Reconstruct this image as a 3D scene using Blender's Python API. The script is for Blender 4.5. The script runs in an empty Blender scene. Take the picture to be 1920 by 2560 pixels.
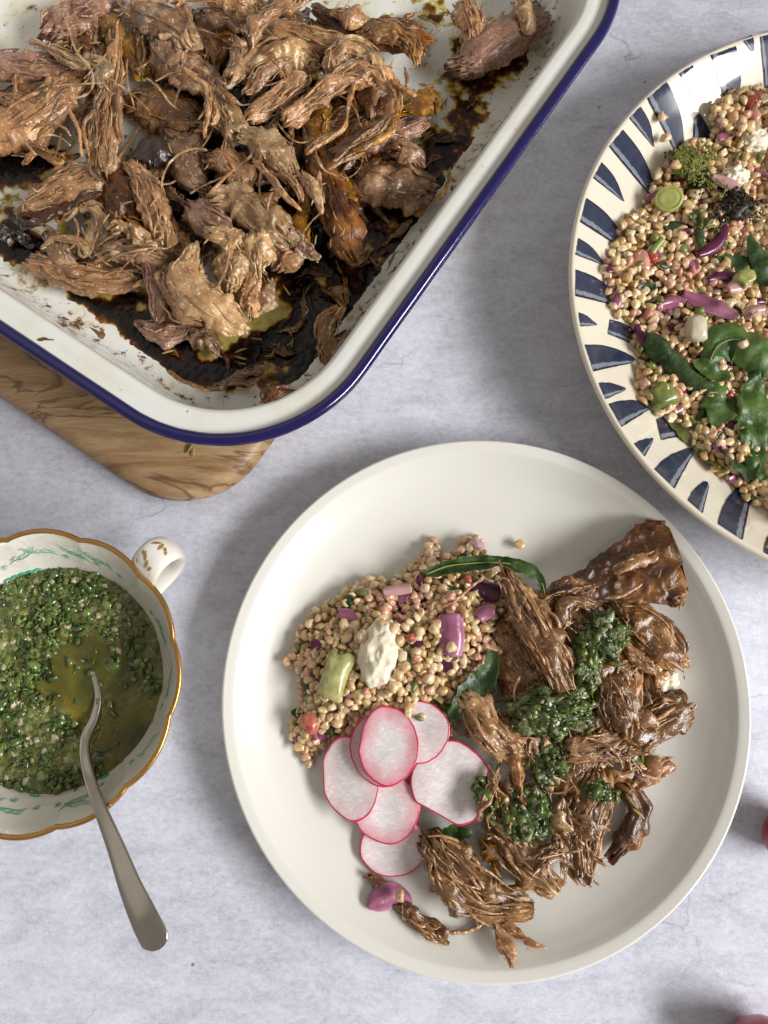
import bpy, math, random
import numpy as np
R = math.radians
random.seed(7); rng = np.random.default_rng(7)
sc = bpy.context.scene
COL = sc.collection
# ------------------------------------------------------------------ camera, world, window light, exposure
F_PX, TH, HC = 1923.0, R(11.5), 0.427
cam = bpy.data.cameras.new('camera'); camo = bpy.data.objects.new('camera', cam); COL.objects.link(camo)
cam.sensor_fit = 'VERTICAL'; cam.sensor_height = 36; cam.lens = 36*F_PX/2560
cam.clip_start = 0.01; cam.clip_end = 20
camo.location = (0, 0, HC); camo.rotation_euler = (TH, 0, 0); sc.camera = camo
w = bpy.data.worlds.new('World'); sc.world = w; w.use_nodes = True
w.node_tree.nodes['Background'].inputs[0].default_value = (1.0, 0.94, 0.87, 1)
w.node_tree.nodes['Background'].inputs[1].default_value = 0.30
def area(name, d, dist, sx, sy, power, col, tgt=(0.02, 0.05, 0.02)):
    l = bpy.data.lights.new(name, 'AREA'); l.shape = 'RECTANGLE'; l.size = sx; l.size_y = sy
    l.energy = power; l.color = col
    o = bpy.data.objects.new(name, l); COL.objects.link(o)
    import mathutils
    v = mathutils.Vector(d).normalized()
    o.location = mathutils.Vector(tgt)+v*dist; o.rotation_euler = v.to_track_quat('Z', 'Y').to_euler()
    return o
area('window_light', (0.80, -0.27, 0.55), 3.2, 2.0, 0.72, 154, (0.985, 0.985, 0.985))
area('room_bounce', (-0.6, 0.5, 0.8), 1.6, 1.6, 1.2, 2.0, (1.0, 0.93, 0.85))  # weak fill lamp added in place of light bounced off the unseen room
sc.view_settings.view_transform = 'Standard'; sc.view_settings.look = 'None'
sc.view_settings.exposure = 0; sc.view_settings.gamma = 1
sc.cycles.use_denoising = True
try: sc.cycles.denoiser = 'OPENIMAGEDENOISE'
except Exception: pass
sc.cycles.max_bounces = 6

# ------------------------------------------------------------------ photo pixel -> point at a given height
cT, sT = math.cos(TH), math.sin(TH)
def rdir(px, py):
    u = (np.asarray(px, float)-960)/F_PX; v = -(np.asarray(py, float)-1280)/F_PX
    return np.stack([u, v*cT+sT, v*sT-cT], -1)
def P(px, py, z):
    d = rdir(px, py); t = (HC-np.asarray(z, float))/-d[..., 2]
    return np.array([0, 0, HC])+d*t[..., None]
def mpp(px, py, z):
    return float(np.linalg.norm(P(px+1, py, z)-P(px, py, z)))
def on_profile(px, py, cx, cy, prof):
    """where the sight line through a photo point meets a surface of revolution z = prof(r)"""
    d = rdir(px, py); lo, hi = 0.0, HC/-d[2]
    for k in range(400):
        t = hi*(k+1)/400; q = np.array([0, 0, HC])+d*t
        if q[2] <= prof(math.hypot(q[0]-cx, q[1]-cy)): break
    a, b = hi*k/400, t
    for _ in range(20):
        m = (a+b)/2; q = np.array([0, 0, HC])+d*m
        if q[2] <= prof(math.hypot(q[0]-cx, q[1]-cy)): b = m
        else: a = m
    return q

# ------------------------------------------------------------------ numpy noise
_pm = np.random.default_rng(3).permutation(256); _pm = np.concatenate([_pm, _pm, _pm])
_g = np.array([(1,1,0),(-1,1,0),(1,-1,0),(-1,-1,0),(1,0,1),(-1,0,1),(1,0,-1),(-1,0,-1),(0,1,1),(0,-1,1),(0,1,-1),(0,-1,-1),(1,1,0),(-1,1,0),(0,-1,1),(0,-1,-1)], float)
def pn(x, y, z):
    x, y, z = np.broadcast_arrays(np.asarray(x, float), np.asarray(y, float), np.asarray(z, float))
    xi, yi, zi = np.floor(x).astype(int), np.floor(y).astype(int), np.floor(z).astype(int)
    fx, fy, fz = x-xi, y-yi, z-zi
    xi &= 255; yi &= 255; zi &= 255
    f = lambda t: t*t*t*(t*(t*6-15)+10)
    u, v, q = f(fx), f(fy), f(fz)
    def gr(i, j, k):
        h = _pm[_pm[_pm[xi+i]+yi+j]+zi+k] & 15
        gg = _g[h]
        return gg[..., 0]*(fx-i)+gg[..., 1]*(fy-j)+gg[..., 2]*(fz-k)
    l = lambda a, b, t: a+(b-a)*t
    return l(l(l(gr(0,0,0), gr(1,0,0), u), l(gr(0,1,0), gr(1,1,0), u), v),
             l(l(gr(0,0,1), gr(1,0,1), u), l(gr(0,1,1), gr(1,1,1), u), v), q)
def fbm(x, y, z, o=3):
    s = 0; a = 1
    for i in range(o):
        s = s+a*pn(x*2**i+i*17.3, y*2**i+5.1*i, z*2**i); a *= .5
    return s
def sst(a, b, x):
    t = np.clip((x-a)/(b-a), 0, 1); return t*t*(3-2*t)

# ------------------------------------------------------------------ mesh helpers
def mk(name, V, Q=None, T=None, mat=None, parent=None, uv=None, smooth=True, origin=None, attr=None):
    V = np.asarray(V, float)
    if parent is not None: org = np.array(parent['_o']) if '_o' in parent else np.zeros(3)
    elif origin is None:
        org = np.array([(V[:,0].min()+V[:,0].max())/2, (V[:,1].min()+V[:,1].max())/2, V[:,2].min()])
    else: org = np.array(origin, float)
    me = bpy.data.meshes.new(name)
    me.vertices.add(len(V)); me.vertices.foreach_set('co', (V-org).astype(np.float32).ravel())
    Ls, st = [], []; n = 0
    for A in (Q, T):
        if A is None or len(A) == 0: continue
        A = np.asarray(A, int); k = A.shape[1]
        Ls.append(A.ravel()); st.append(n+np.arange(len(A))*k); n += A.size
    L = np.concatenate(Ls); S = np.concatenate(st)
    me.loops.add(len(L)); me.loops.foreach_set('vertex_index', L.astype(np.int32))
    me.polygons.add(len(S)); me.polygons.foreach_set('loop_start', S.astype(np.int32))
    me.update(calc_edges=True); me.validate()
    if smooth: me.polygons.foreach_set('use_smooth', np.ones(len(me.polygons), bool))
    if uv is not None:
        ul = me.uv_layers.new(name='UVMap'); idx = np.empty(len(me.loops), np.int32); me.loops.foreach_get('vertex_index', idx)
        ul.data.foreach_set('uv', np.asarray(uv, np.float32)[idx].ravel())
    if attr is not None:
        for an, av in attr.items():
            at = me.attributes.new(an, 'FLOAT', 'POINT'); at.data.foreach_set('value', np.asarray(av, np.float32))
    if mat: me.materials.append(mat)
    o = bpy.data.objects.new(name, me); COL.objects.link(o)
    if parent is not None: o.parent = parent
    else: o.location = org
    o['_o'] = org.tolist()
    return o
def tag(o, label, cat, group=None, kind=None):
    if label: o['label'] = label
    if cat: o['category'] = cat
    if group: o['group'] = group
    if kind: o['kind'] = kind
    return o
def empty(name, loc):
    o = bpy.data.objects.new(name, None); COL.objects.link(o); o.location = loc; o['_o'] = list(map(float, loc)); o.empty_display_size = .01
    return o
def dup(src, loc, rot=(0,0,0), scl=1.0, name=None):
    o = src.copy(); COL.objects.link(o); o.location = loc; o.rotation_euler = rot
    o.scale = (scl,)*3 if np.isscalar(scl) else scl
    return o
def gridQ(n, m, wrap=True, off=0):
    i = np.arange(n-1)[:, None]; j = np.arange(m if wrap else m-1)[None, :]; j2 = (j+1) % m
    return off+np.stack([i*m+j, i*m+j2, (i+1)*m+j2, (i+1)*m+j], -1).reshape(-1, 4)
class Acc:                                   # collects quads / tris of one mesh
    def __init__(s): s.V=[]; s.Q=[]; s.T=[]; s.n=0
    def add(s, V, Q=None, T=None):
        V = np.asarray(V, float)
        if Q is not None and len(Q): s.Q.append(np.asarray(Q)+s.n)
        if T is not None and len(T): s.T.append(np.asarray(T)+s.n)
        s.V.append(V); s.n += len(V)
    def mk(s, name, mat, **k):
        return mk(name, np.concatenate(s.V), np.concatenate(s.Q) if s.Q else None, np.concatenate(s.T) if s.T else None, mat, **k)

def catmull(C, m=160):
    C = np.asarray(C, float)
    if len(C) == 2: C = np.stack([C[0], (C[0]+C[1])/2, C[1]])
    E = np.concatenate([2*C[:1]-C[1:2], C, 2*C[-1:]-C[-2:-1]])
    out = []; k = len(C)-1; per = max(6, m//k)
    for i in range(k):
        p0, p1, p2, p3 = E[i:i+4]; t = np.linspace(0, 1, per, endpoint=False)[:, None]
        out.append(.5*((2*p1)+(-p0+p2)*t+(2*p0-5*p1+4*p2-p3)*t*t+(-p0+3*p1-3*p2+p3)*t**3))
    out.append(C[-1:]); return np.concatenate(out)

def sweep(C, W, H, na=40, nt=60, seed=0., fw=.0012, fa=0., lump=.01, la=0., fray=0., te=(.5, .5), ex=2.0,
          cup=0., wave=0., ws=.012, roll=0., stretch=26., warp=0., rag=0.):
    """tube of elliptic section along a curve; fibres, lumps, frayed ends. returns V,Q,T,uv"""
    D = catmull(np.c_[np.asarray(C, float), W, H]); c = D[:, :3]; wd = np.maximum(D[:, 3], 1e-5); hd = np.maximum(D[:, 4], 1e-5)
    sl = np.r_[0, np.cumsum(np.linalg.norm(np.diff(c, axis=0), axis=1))]; L = sl[-1]
    tg = np.gradient(c, axis=0); tg /= np.linalg.norm(tg, axis=1)[:, None]+1e-12
    sd = np.cross(tg, [0, 0, 1.]); nn = np.linalg.norm(sd, axis=1); sd[nn < .15] += [.6, .3, 0]; sd /= np.linalg.norm(sd, axis=1)[:, None]
    up = np.cross(sd, tg)
    if roll: sd, up = sd*math.cos(roll)+up*math.sin(roll), up*math.cos(roll)-sd*math.sin(roll)
    s = .5-.5*np.cos(np.pi*np.linspace(0, 1, nt)); s = L*(.55*np.linspace(0, 1, nt)+.45*s)
    a = np.linspace(0, 2*np.pi, na, endpoint=False)
    S, A = np.meshgrid(s, a, indexing='ij')
    ca, sa = np.cos(A), np.sin(A)
    cx = np.sign(ca)*np.abs(ca)**(2/ex); cy = np.sign(sa)*np.abs(sa)**(2/ex)
    wi = np.interp(S, sl, wd); hi = np.interp(S, sl, hd)
    tp = np.ones_like(S)
    for k, dd in ((0, S), (1, L-S)):
        r = te[k]*np.interp(0 if k == 0 else L, sl, wd)+1e-6
        q = np.clip(dd/r, 0, 1); tp *= np.sqrt(np.clip(1-(1-q)**2, 0, 1))*.97+.03
    lx = cx*wi*tp; ly = cy*hi*tp
    z0 = seed*13.7
    d = 0
    if la: d = d+la*fbm(lx/lump+z0, ly/lump, S/lump, 2)
    if fa: d = d+fa*(.35-1.3*np.abs(pn(lx/fw+z0, ly/fw+7, S/(fw*stretch))))+fa*.5*pn(lx/fw*2.3+z0, ly/fw*2.3, S/(fw*stretch*.6))+fa*1.3*pn(lx/(fw*4)+z0, ly/(fw*4), S/(fw*40))
    rad = np.sqrt((cx*hi)**2+(cy*wi)**2)+1e-9
    nx, ny = cx*hi/rad, cy*wi/rad
    lx = lx+nx*d*tp; ly = ly+ny*d*tp
    if rag: lx = lx*(1+rag*fbm(S/.0045+z0, np.sign(cx)*4.3, z0, 3))
    ly = ly+cup*wi*(cx*tp)**2
    if wave: ly = ly+wave*fbm(lx/ws+z0, S/ws, z0, 2)
    Se = S
    if fray:
        e = pn(cx*wi/(fw*1.3)+z0, cy*hi/(fw*1.3), z0)*1.6+.5*pn(cx*wi/.004+z0, cy*hi/.004, 3.)
        e2 = pn(cx*wi/(fw*1.3)+z0+40, cy*hi/(fw*1.3), z0)*1.6+.5*pn(cx*wi/.004+z0, cy*hi/.004, 9.)
        zone = max(L*.28, 1e-6)
        Se = S-fray*e*(1-sst(0, zone, S))+fray*e2*(1-sst(0, zone, L-S))
    pos = np.stack([np.interp(Se, sl, c[:, i]) for i in range(3)], -1)
    pos += np.minimum(Se, 0)[..., None]*tg[0]+np.maximum(Se-L, 0)[..., None]*tg[-1]
    sdv = np.stack([np.interp(Se, sl, sd[:, i]) for i in range(3)], -1)
    upv = np.stack([np.interp(Se, sl, up[:, i]) for i in range(3)], -1)
    V = pos+lx[..., None]*sdv+ly[..., None]*upv
    per = np.pi*(wi+hi)/1.5
    uv = np.stack([np.abs((A/(2*np.pi)+.25) % 1-.5)*2*per, S], -1).reshape(-1, 2)
    Vr = V.reshape(-1, 3); n = len(Vr)
    if warp:
        for sc_, am in ((.016, warp), (.006, warp*.10)):
            Vr = Vr+am*np.stack([pn(Vr[:, 0]/sc_+31*i, Vr[:, 1]/sc_, Vr[:, 2]/sc_+z0) for i in range(3)], -1)
    c0 = V[0].mean(0)+tg[0]*fray*.4; c1 = V[-1].mean(0)-tg[-1]*fray*.4
    Vr = np.concatenate([Vr, [c0, c1]]); uv = np.concatenate([uv, [[0, 0], [0, L]]])
    j = np.arange(na); j2 = (j+1) % na; o = (nt-1)*na
    T = np.concatenate([np.stack([np.full(na, n), j2, j], -1), np.stack([np.full(na, n+1), o+j, o+j2], -1)])
    return Vr, gridQ(nt, na), T, uv

pl_ = [(557,1782),(1876,1771),(611,1500),(655.5,1405),(719,1316),(803,1236),(909,1169),(993,1133),(1098.5,1109.5),(1183,1101),(1871,1900),(1855,1974.6),(1828,2064),(1783,2150.6),(1724,2231),(1649,2309),(1575,2365),(1500,2406),(1386,2450),(702.6,2200),(900,2373.6)]
qp = P(*np.array(pl_).T, .0206)[:, :2]; s_ = np.linalg.lstsq(np.c_[2*qp, np.ones(len(qp))], (qp**2).sum(1), rcond=None)[0]
PC = s_[:2]; PR = math.sqrt(s_[2]+s_[0]**2+s_[1]**2)
pp = [(0, .0042), (.05, .0042), (.082, .0043), (.098, .0052), (.108, .0074), (.117, .0112), (.1245, .0162), (.1285, .0193), (.1302, .0204), (PR-.0024, .0213), (PR-.0009, .0215), (PR, .0204), (PR-.0004, .0188), (.1320, .0168), (.120, .0090), (.108, .0040), (.095, .0012), (.080, .0003), (.074, .0006), (.07, .0022), (0, .0022)]
ppi = pp[:10]
def plate_z(r): return float(np.interp(r, [a for a, _ in ppi], [b for _, b in ppi])) if r < .1333 else -1
def ctrl(pts, z=None):
    """[(px,py,hw[,z])] -> world control points, half widths in metres"""
    C, W = [], []
    for p in pts:
        zz = p[3] if len(p) > 3 else z
        if p[1] > 1200 and 560 < p[0] < 1860:            # rest on the plate, never inside it
            q = P(p[0], p[1], zz); zp = plate_z(math.hypot(q[0]-PC[0], q[1]-PC[1]))
            if zp > 0: zz = max(zz, zp+min(.0045, .0012+p[2]*.0002*.45))
        C.append(P(p[0], p[1], zz)); W.append(p[2]*mpp(p[0], p[1], zz))
    return np.array(C), np.array(W)

# ------------------------------------------------------------------ materials
class NT:
    def __init__(s, name):
        s.m = bpy.data.materials.new(name); s.m.use_nodes = True; s.t = s.m.node_tree
        s.b = s.t.nodes['Principled BSDF']; s.tc = s.n('ShaderNodeTexCoord')
    def n(s, ty, **k):
        x = s.t.nodes.new(ty)
        for a, b in k.items(): setattr(x, a, b)
        return x
    def put(s, sock, v):
        if v is None: return
        if hasattr(v, 'is_output') or isinstance(v, bpy.types.NodeSocket): s.t.links.new(v, sock)
        else:
            if isinstance(v, (tuple, list)) and len(v) == 3 and len(sock.default_value) == 4: v = (*v, 1)
            sock.default_value = v
    def noise(s, scale, detail=3, rough=.55, vec='Object', mp=None, dist=0.):
        x = s.n('ShaderNodeTexNoise'); x.inputs['Scale'].default_value = scale; x.inputs['Detail'].default_value = detail
        x.inputs['Roughness'].default_value = rough; x.inputs['Distortion'].default_value = dist
        v = s.tc.outputs[vec] if isinstance(vec, str) else vec
        if mp:
            m = s.n('ShaderNodeMapping'); s.t.links.new(v, m.inputs['Vector']); m.inputs['Scale'].default_value = mp
            if len(mp) > 3: pass
            v = m.outputs[0]
        s.t.links.new(v, x.inputs['Vector']); return x.outputs[0]
    def map(s, mp, vec='Object', rot=(0,0,0), loc=(0,0,0)):
        m = s.n('ShaderNodeMapping'); s.t.links.new(s.tc.outputs[vec] if isinstance(vec, str) else vec, m.inputs['Vector'])
        m.inputs['Scale'].default_value = mp; m.inputs['Rotation'].default_value = rot; m.inputs['Location'].default_value = loc; return m.outputs[0]
    def ramp(s, fac, stops, interp='LINEAR'):
        x = s.n('ShaderNodeValToRGB'); s.put(x.inputs[0], fac); e = x.color_ramp.elements; x.color_ramp.interpolation = interp
        while len(e) < len(stops): e.new(.5)
        for el, (p, c) in zip(e, stops):
            el.position = p; el.color = (c, c, c, 1) if np.isscalar(c) else (*c, 1)
        return x.outputs[0]
    def mix(s, fac, a, b, mode='MIX'):
        x = s.n('ShaderNodeMix', data_type='RGBA', blend_type=mode); s.put(x.inputs[0], fac); s.put(x.inputs[6], a); s.put(x.inputs[7], b); return x.outputs[2]
    def math(s, op, a, b=0., c=None):
        x = s.n('ShaderNodeMath', operation=op); s.put(x.inputs[0], a); s.put(x.inputs[1], b)
        if c is not None: s.put(x.inputs[2], c)
        return x.outputs[0]
    def vor(s, scale, feature='F1', vec='Object', out='Distance', rnd=1.):
        x = s.n('ShaderNodeTexVoronoi', feature=feature); x.inputs['Scale'].default_value = scale; x.inputs['Randomness'].default_value = rnd
        s.t.links.new(s.tc.outputs[vec] if isinstance(vec, str) else vec, x.inputs['Vector']); return x.outputs[out]
    def xyz(s, vec='Object'):
        x = s.n('ShaderNodeSeparateXYZ'); s.t.links.new(s.tc.outputs[vec] if isinstance(vec, str) else vec, x.inputs[0]); return x.outputs
    def rnd(s): return s.n('ShaderNodeObjectInfo').outputs['Random']
    def isl(s): return s.n('ShaderNodeNewGeometry').outputs['Random Per Island']
    def attr(s, nm): return s.n('ShaderNodeAttribute', attribute_name=nm).outputs['Fac']
    def bump(s, h, strength=.3, dist=.001, nrm=None):
        x = s.n('ShaderNodeBump'); s.put(x.inputs['Height'], h); x.inputs['Strength'].default_value = strength; x.inputs['Distance'].default_value = dist
        if nrm is not None: s.t.links.new(nrm, x.inputs['Normal'])
        return x.outputs[0]
    def out(s, col=None, rough=.5, nrm=None, coat=0, coatr=.05, sss=0, sssr=(.003,.0015,.001), metal=0, spec=.5, trans=0, ior=1.45, sub=None):
        b = s.b.inputs; s.put(b['Base Color'], col); s.put(b['Roughness'], rough); s.put(b['Normal'], nrm)
        s.put(b['Coat Weight'], coat); s.put(b['Coat Roughness'], coatr); s.put(b['Metallic'], metal); s.put(b['Specular IOR Level'], spec)
        s.put(b['IOR'], ior)
        if sss: s.put(b['Subsurface Weight'], sss); b['Subsurface Radius'].default_value = sssr; b['Subsurface Scale'].default_value = 1.0
        if trans: s.put(b['Transmission Weight'], trans)
        return s.m

def meat_mat(name, lo, mid, hi, bark=(.03,.011,.006), bk=.35, coat=.45, fib=1.0, rough=.38):
    t = NT(name)
    f = t.noise(1.0, 5, .65, t.map((950, 50, 1), 'UV'), dist=.4)
    f2 = t.noise(1.0, 3, .6, t.map((2600, 130, 1), 'UV'))
    bl = t.noise(75, 4, .6); r = t.rnd()
    big = t.noise(38, 3, .6)
    fm = t.mix(fib, bl, t.math('ADD', t.math('MULTIPLY', f, .65), t.math('MULTIPLY', f2, .35)))
    fm = t.math('ADD', t.math('MULTIPLY', fm, .62), t.math('MULTIPLY', bl, .38))
    c = t.ramp(fm, [(.30, lo), (.5, mid), (.68, hi)])
    c = t.mix(t.math('MULTIPLY', t.ramp(big, [(.5, 0.), (.68, 1.)]), .22), c, (.44, .25, .11))       # fatty yellow patches
    bm = t.ramp(t.math('ADD', big, t.math('MULTIPLY', t.math('SUBTRACT', r, .5), .16)), [(max(.02, .62-bk*.4), 1.), (max(.06, .72-bk*.4), 0.)])
    bm = t.math('MULTIPLY', bm, min(1, bk*1.6))
    c = t.mix(bm, c, bark)
    sp = t.noise(560, 3, .6); sp2 = t.noise(240, 3, .6)
    c = t.mix(t.ramp(sp, [(.58, 0.), (.70, .7)]), c, tuple(min(.85, x*1.35) for x in hi))
    c = t.mix(t.ramp(sp, [(.28, .45), (.40, 0.)]), c, tuple(x*.45 for x in lo))
    c = t.mix(t.ramp(sp2, [(.58, 0.), (.74, .5)]), c, tuple(x*.7 for x in lo))
    hs = t.n('ShaderNodeHueSaturation'); t.put(hs.inputs['Value'], t.math('ADD', .78, t.math('MULTIPLY', r, .58))); t.put(hs.inputs['Color'], c)
    hs.inputs['Saturation'].default_value = 1.13
    wet = t.noise(380, 4, .7)
    h = t.math('ADD', t.math('MULTIPLY', fm, .8), t.math('MULTIPLY', wet, .35))
    n = t.bump(h, .7, .00036)
    n2 = t.bump(t.math('ADD', t.noise(850, 2, .5), t.math('MULTIPLY', fm, .35)), 1., .0006)
    m = t.out(hs.outputs[0], t.ramp(bl, [(.35, rough-.1), (.65, rough+.14)]), n, min(1, coat*1.9), .06, .20, (.0050,.0022,.0012))
    t.t.links.new(n2, t.b.inputs['Coat Normal'])
    return m
MT = {
 'pink': meat_mat('meat_pink', (.20,.088,.042), (.42,.230,.122), (.72,.49,.30), bk=.16),
 'purple': meat_mat('meat_purple', (.175,.080,.056), (.35,.195,.138), (.60,.405,.30), bk=.16),
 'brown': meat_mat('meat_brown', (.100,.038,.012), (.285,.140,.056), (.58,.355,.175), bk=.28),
 'fat': meat_mat('meat_fat', (.24,.112,.048), (.49,.305,.165), (.80,.60,.385), bk=.16, fib=.65, coat=.5),
 'grey': meat_mat('meat_grey', (.13,.064,.034), (.31,.186,.108), (.57,.41,.27), bk=.26, fib=.55, coat=.55),
 'amber': meat_mat('meat_amber', (.10,.036,.007), (.33,.15,.036), (.60,.35,.11), bk=.25, fib=.3, coat=.8, rough=.28),
 'bark': meat_mat('meat_bark', (.028,.009,.004), (.125,.042,.014), (.33,.135,.045), bark=(.020,.009,.006), bk=.34, fib=.55, coat=.30),
 'char': meat_mat('meat_char', (.006,.004,.004), (.014,.009,.008), (.045,.025,.018), bk=.3, fib=.1, coat=.6),
}
def simple(name, col, rough=.5, var=.0, nscale=60, col2=None, bump=0, bscale=200, coat=0, sss=0, sssr=(.003,.002,.001), spec=.5, bd=.0006, coatr=.08):
    t = NT(name); c = col
    if col2 is not None: c = t.mix(t.ramp(t.noise(nscale, 4, .6), [(.38, 0.), (.62, 1.)]), col, col2)
    if var:
        hs = t.n('ShaderNodeHueSaturation'); t.put(hs.inputs['Color'], c); t.put(hs.inputs['Value'], t.math('ADD', 1-var/2, t.math('MULTIPLY', t.math('FRACT', t.math('ADD', t.rnd(), t.isl())), var))); c = hs.outputs[0]
    n = t.bump(t.noise(bscale, 4, .6), bump, bd) if bump else None
    return t.out(c, rough, n, coat, coatr, sss, sssr, spec=spec)

def table_mat():
    t = NT('table_concrete')
    v = t.map((1, 2.2, 1))
    big = t.noise(7, 5, .6, v, dist=.6)
    med = t.noise(42, 6, .68, t.map((1, 1.9, 1)), dist=.5)
    fine = t.noise(260, 4, .7, t.map((1, 1.5, 1)))
    hf = t.noise(900, 2, .6)
    h = t.math('ADD', t.math('ADD', t.math('MULTIPLY', big, .20), t.math('MULTIPLY', med, .34)), t.math('ADD', t.math('MULTIPLY', fine, .30), t.math('MULTIPLY', hf, .16)))
    c = t.ramp(h, [(.38, (.40,.40,.455)), (.46, (.525,.53,.60)), (.53, (.61,.62,.70)), (.62, (.70,.715,.80))])
    pit = t.math('MULTIPLY', t.ramp(t.noise(620, 3, .75, t.map((1, 1.6, 1))), [(.60, 0.), (.70, .45)]), t.ramp(med, [(.42, .2), (.6, 1.)]))
    c = t.mix(pit, c, (.27,.265,.31))
    wrp = t.n('ShaderNodeVectorMath', operation='ADD'); t.t.links.new(t.tc.outputs['Object'], wrp.inputs[0])
    sc_ = t.n('ShaderNodeVectorMath', operation='SCALE'); nz = t.n('ShaderNodeTexNoise'); nz.inputs['Scale'].default_value = 30; nz.inputs['Detail'].default_value = 4
    t.t.links.new(t.tc.outputs['Object'], nz.inputs['Vector']); t.t.links.new(nz.outputs['Color'], sc_.inputs[0]); sc_.inputs['Scale'].default_value = .05
    t.t.links.new(sc_.outputs[0], wrp.inputs[1])
    crack = t.ramp(t.vor(9, 'DISTANCE_TO_EDGE', wrp.outputs[0]), [(.0, 1.), (.008, 0.)])
    cm = t.math('MULTIPLY', t.math('MULTIPLY', crack, t.ramp(t.noise(9, 3, .5), [(.54, 0.), (.62, 1.)])), .55)
    c = t.mix(cm, c, (.13,.125,.15))
    sp = t.ramp(t.vor(48), [(.035, 1.), (.05, 0.)])
    spm = t.math('MULTIPLY', sp, t.ramp(t.vor(48, out='Color'), [(.70, 0.), (.72, 1.)]))
    c = t.mix(t.math('MULTIPLY', spm, .75), c, (.10,.10,.12))
    return t.out(c, .75, t.bump(h, .25, .0006), spec=.15)
def enamel_mat():
    t = NT('enamel_white')
    x = t.xyz()                                               # z above the board
    st = t.noise(26, 5, .65); fn = t.noise(170, 4, .7)
    c = t.mix(t.ramp(st, [(.5, 0.), (.75, .55)]), (.76,.755,.70), (.66,.60,.42))
    # baked-on splashes: dense at the foot of the wall, rare near the rim; greasy yellow on the floor
    c = t.mix(t.math('MULTIPLY', t.ramp(x['Z'], [(.003, 1.), (.006, 0.)]), t.ramp(st, [(.45, 0.), (.65, .5)])), c, (.56,.50,.22))
    low = t.ramp(x['Z'], [(.002, .35), (.005, 1.), (.022, .6), (.038, .22), (.055, .06)])
    spk = t.math('ADD', t.math('MULTIPLY', fn, .62), t.math('MULTIPLY', st, .38))
    thr = t.math('SUBTRACT', t.math('ADD', spk, t.math('MULTIPLY', low, .19)), .66)
    c = t.mix(t.ramp(thr, [(.0, 0.), (.09, .8)]), c, (.33,.19,.06))
    m2 = t.ramp(t.math('SUBTRACT', t.math('ADD', t.noise(170, 5, .75), t.math('MULTIPLY', t.ramp(x['Z'], [(.003, 0.), (.005, 1.), (.018, .0)]), .17)), .68), [(.0, 0.), (.03, .9)])
    c = t.mix(m2, c, (.085,.030,.010))
    return t.out(c, .22, t.bump(t.noise(55, 3, .5), .12, .0006), .35, .08)
def blue_mat():
    t = NT('enamel_blue')
    return t.out(t.mix(t.noise(120, 3), (.0035,.0015,.052), (.006,.003,.085)), .16, t.bump(t.noise(140, 4, .6), .25, .0005), .6, .08)
def ceramic(name, c1, c2, relief=0):
    t = NT(name); n = None
    if relief: n = t.bump(t.noise(relief, 3, .5, dist=2.2), .35, .0012)
    return t.out(t.mix(t.noise(14, 3), c1, c2), .2, n, 1., .03, .06, (.003,.0025,.002))
def wood_mat():
    t = NT('olive_wood')
    v = t.map((13, 95, 30), rot=(0, 0, R(-145)))
    g = t.noise(1.0, 8, .68, v, dist=.55); g2 = t.noise(3., 5, .7, t.map((40, 420, 100), rot=(0, 0, R(-145))), dist=.3)
    c = t.ramp(g, [(.30, (.12,.060,.024)), (.42, (.26,.150,.066)), (.52, (.37,.235,.115)), (.64, (.48,.33,.18))])
    dk = t.ramp(t.noise(1.0, 4, .55, t.map((7, 30, 20), rot=(0,0,R(-132)), loc=(.3, .1, 0)), dist=1.4), [(.48, 0.), (.505, .85), (.53, .1)])
    c = t.mix(dk, c, (.06,.026,.012)); c = t.mix(t.math('MULTIPLY', g2, .3), c, (.22,.12,.05))
    fz = t.noise(1., 3, .7, t.map((110, 1100, 200), rot=(0, 0, R(-145))))
    c = t.mix(t.ramp(fz, [(.54, 0.), (.72, .45)]), c, (.12,.062,.028))
    return t.out(c, .5, t.bump(fz, .25, .0004), .08, .3)
def stripe_mat():
    t = NT('cobalt_brushwork'); u = t.xyz('UV')
    wob = t.math('MULTIPLY', t.math('SUBTRACT', t.noise(260, 3, .6), .5), .16)
    uu = t.math('ADD', u['X'], wob)
    nv = t.mix(t.noise(190, 5, .7), (.010,.013,.030), (.036,.046,.088))
    lt = t.mix(t.noise(900, 2, .7), (.07,.085,.12), (.30,.33,.37))
    c = t.mix(t.ramp(uu, [(.72, 0.), (.76, 1.)]), nv, lt); c = t.mix(t.ramp(uu, [(.90, 0.), (.93, 1.)]), c, (.012,.013,.025))
    c = t.mix(t.ramp(uu, [(.05, 1.), (.09, 0.)]), c, (.014,.016,.035))
    return t.out(c, .16, None, .5, .05)
def grain_mat():
    t = NT('wheat_grain')
    r = t.math('FRACT', t.math('ADD', t.rnd(), t.isl()))
    c = t.ramp(r, [(0., (.54,.345,.150)), (.3, (.69,.49,.24)), (.6, (.765,.585,.335)), (.86, (.82,.68,.45)), (.95, (.68,.42,.26)), (1., (.60,.30,.21))])
    c = t.mix(t.math('MULTIPLY', t.noise(260, 3, .6), .3), c, (.58,.38,.18))
    gp = t.n('ShaderNodeNewGeometry').outputs['Position']
    c = t.mix(t.math('MULTIPLY', t.ramp(t.noise(42, 3, .55, gp), [(.52, 0.), (.66, 1.)]), .6), c, (.66,.33,.27))
    c = t.mix(t.math('MULTIPLY', t.ramp(t.noise(33, 3, .55, t.map((1,1,1), gp, loc=(3,1,7))), [(.5, 0.), (.7, 1.)]), .6), c, (.44,.29,.11))
    return t.out(c, .28, t.bump(t.noise(420, 3), .3, .0005), .8, .08, .6, (.0022,.0014,.0007))
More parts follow.
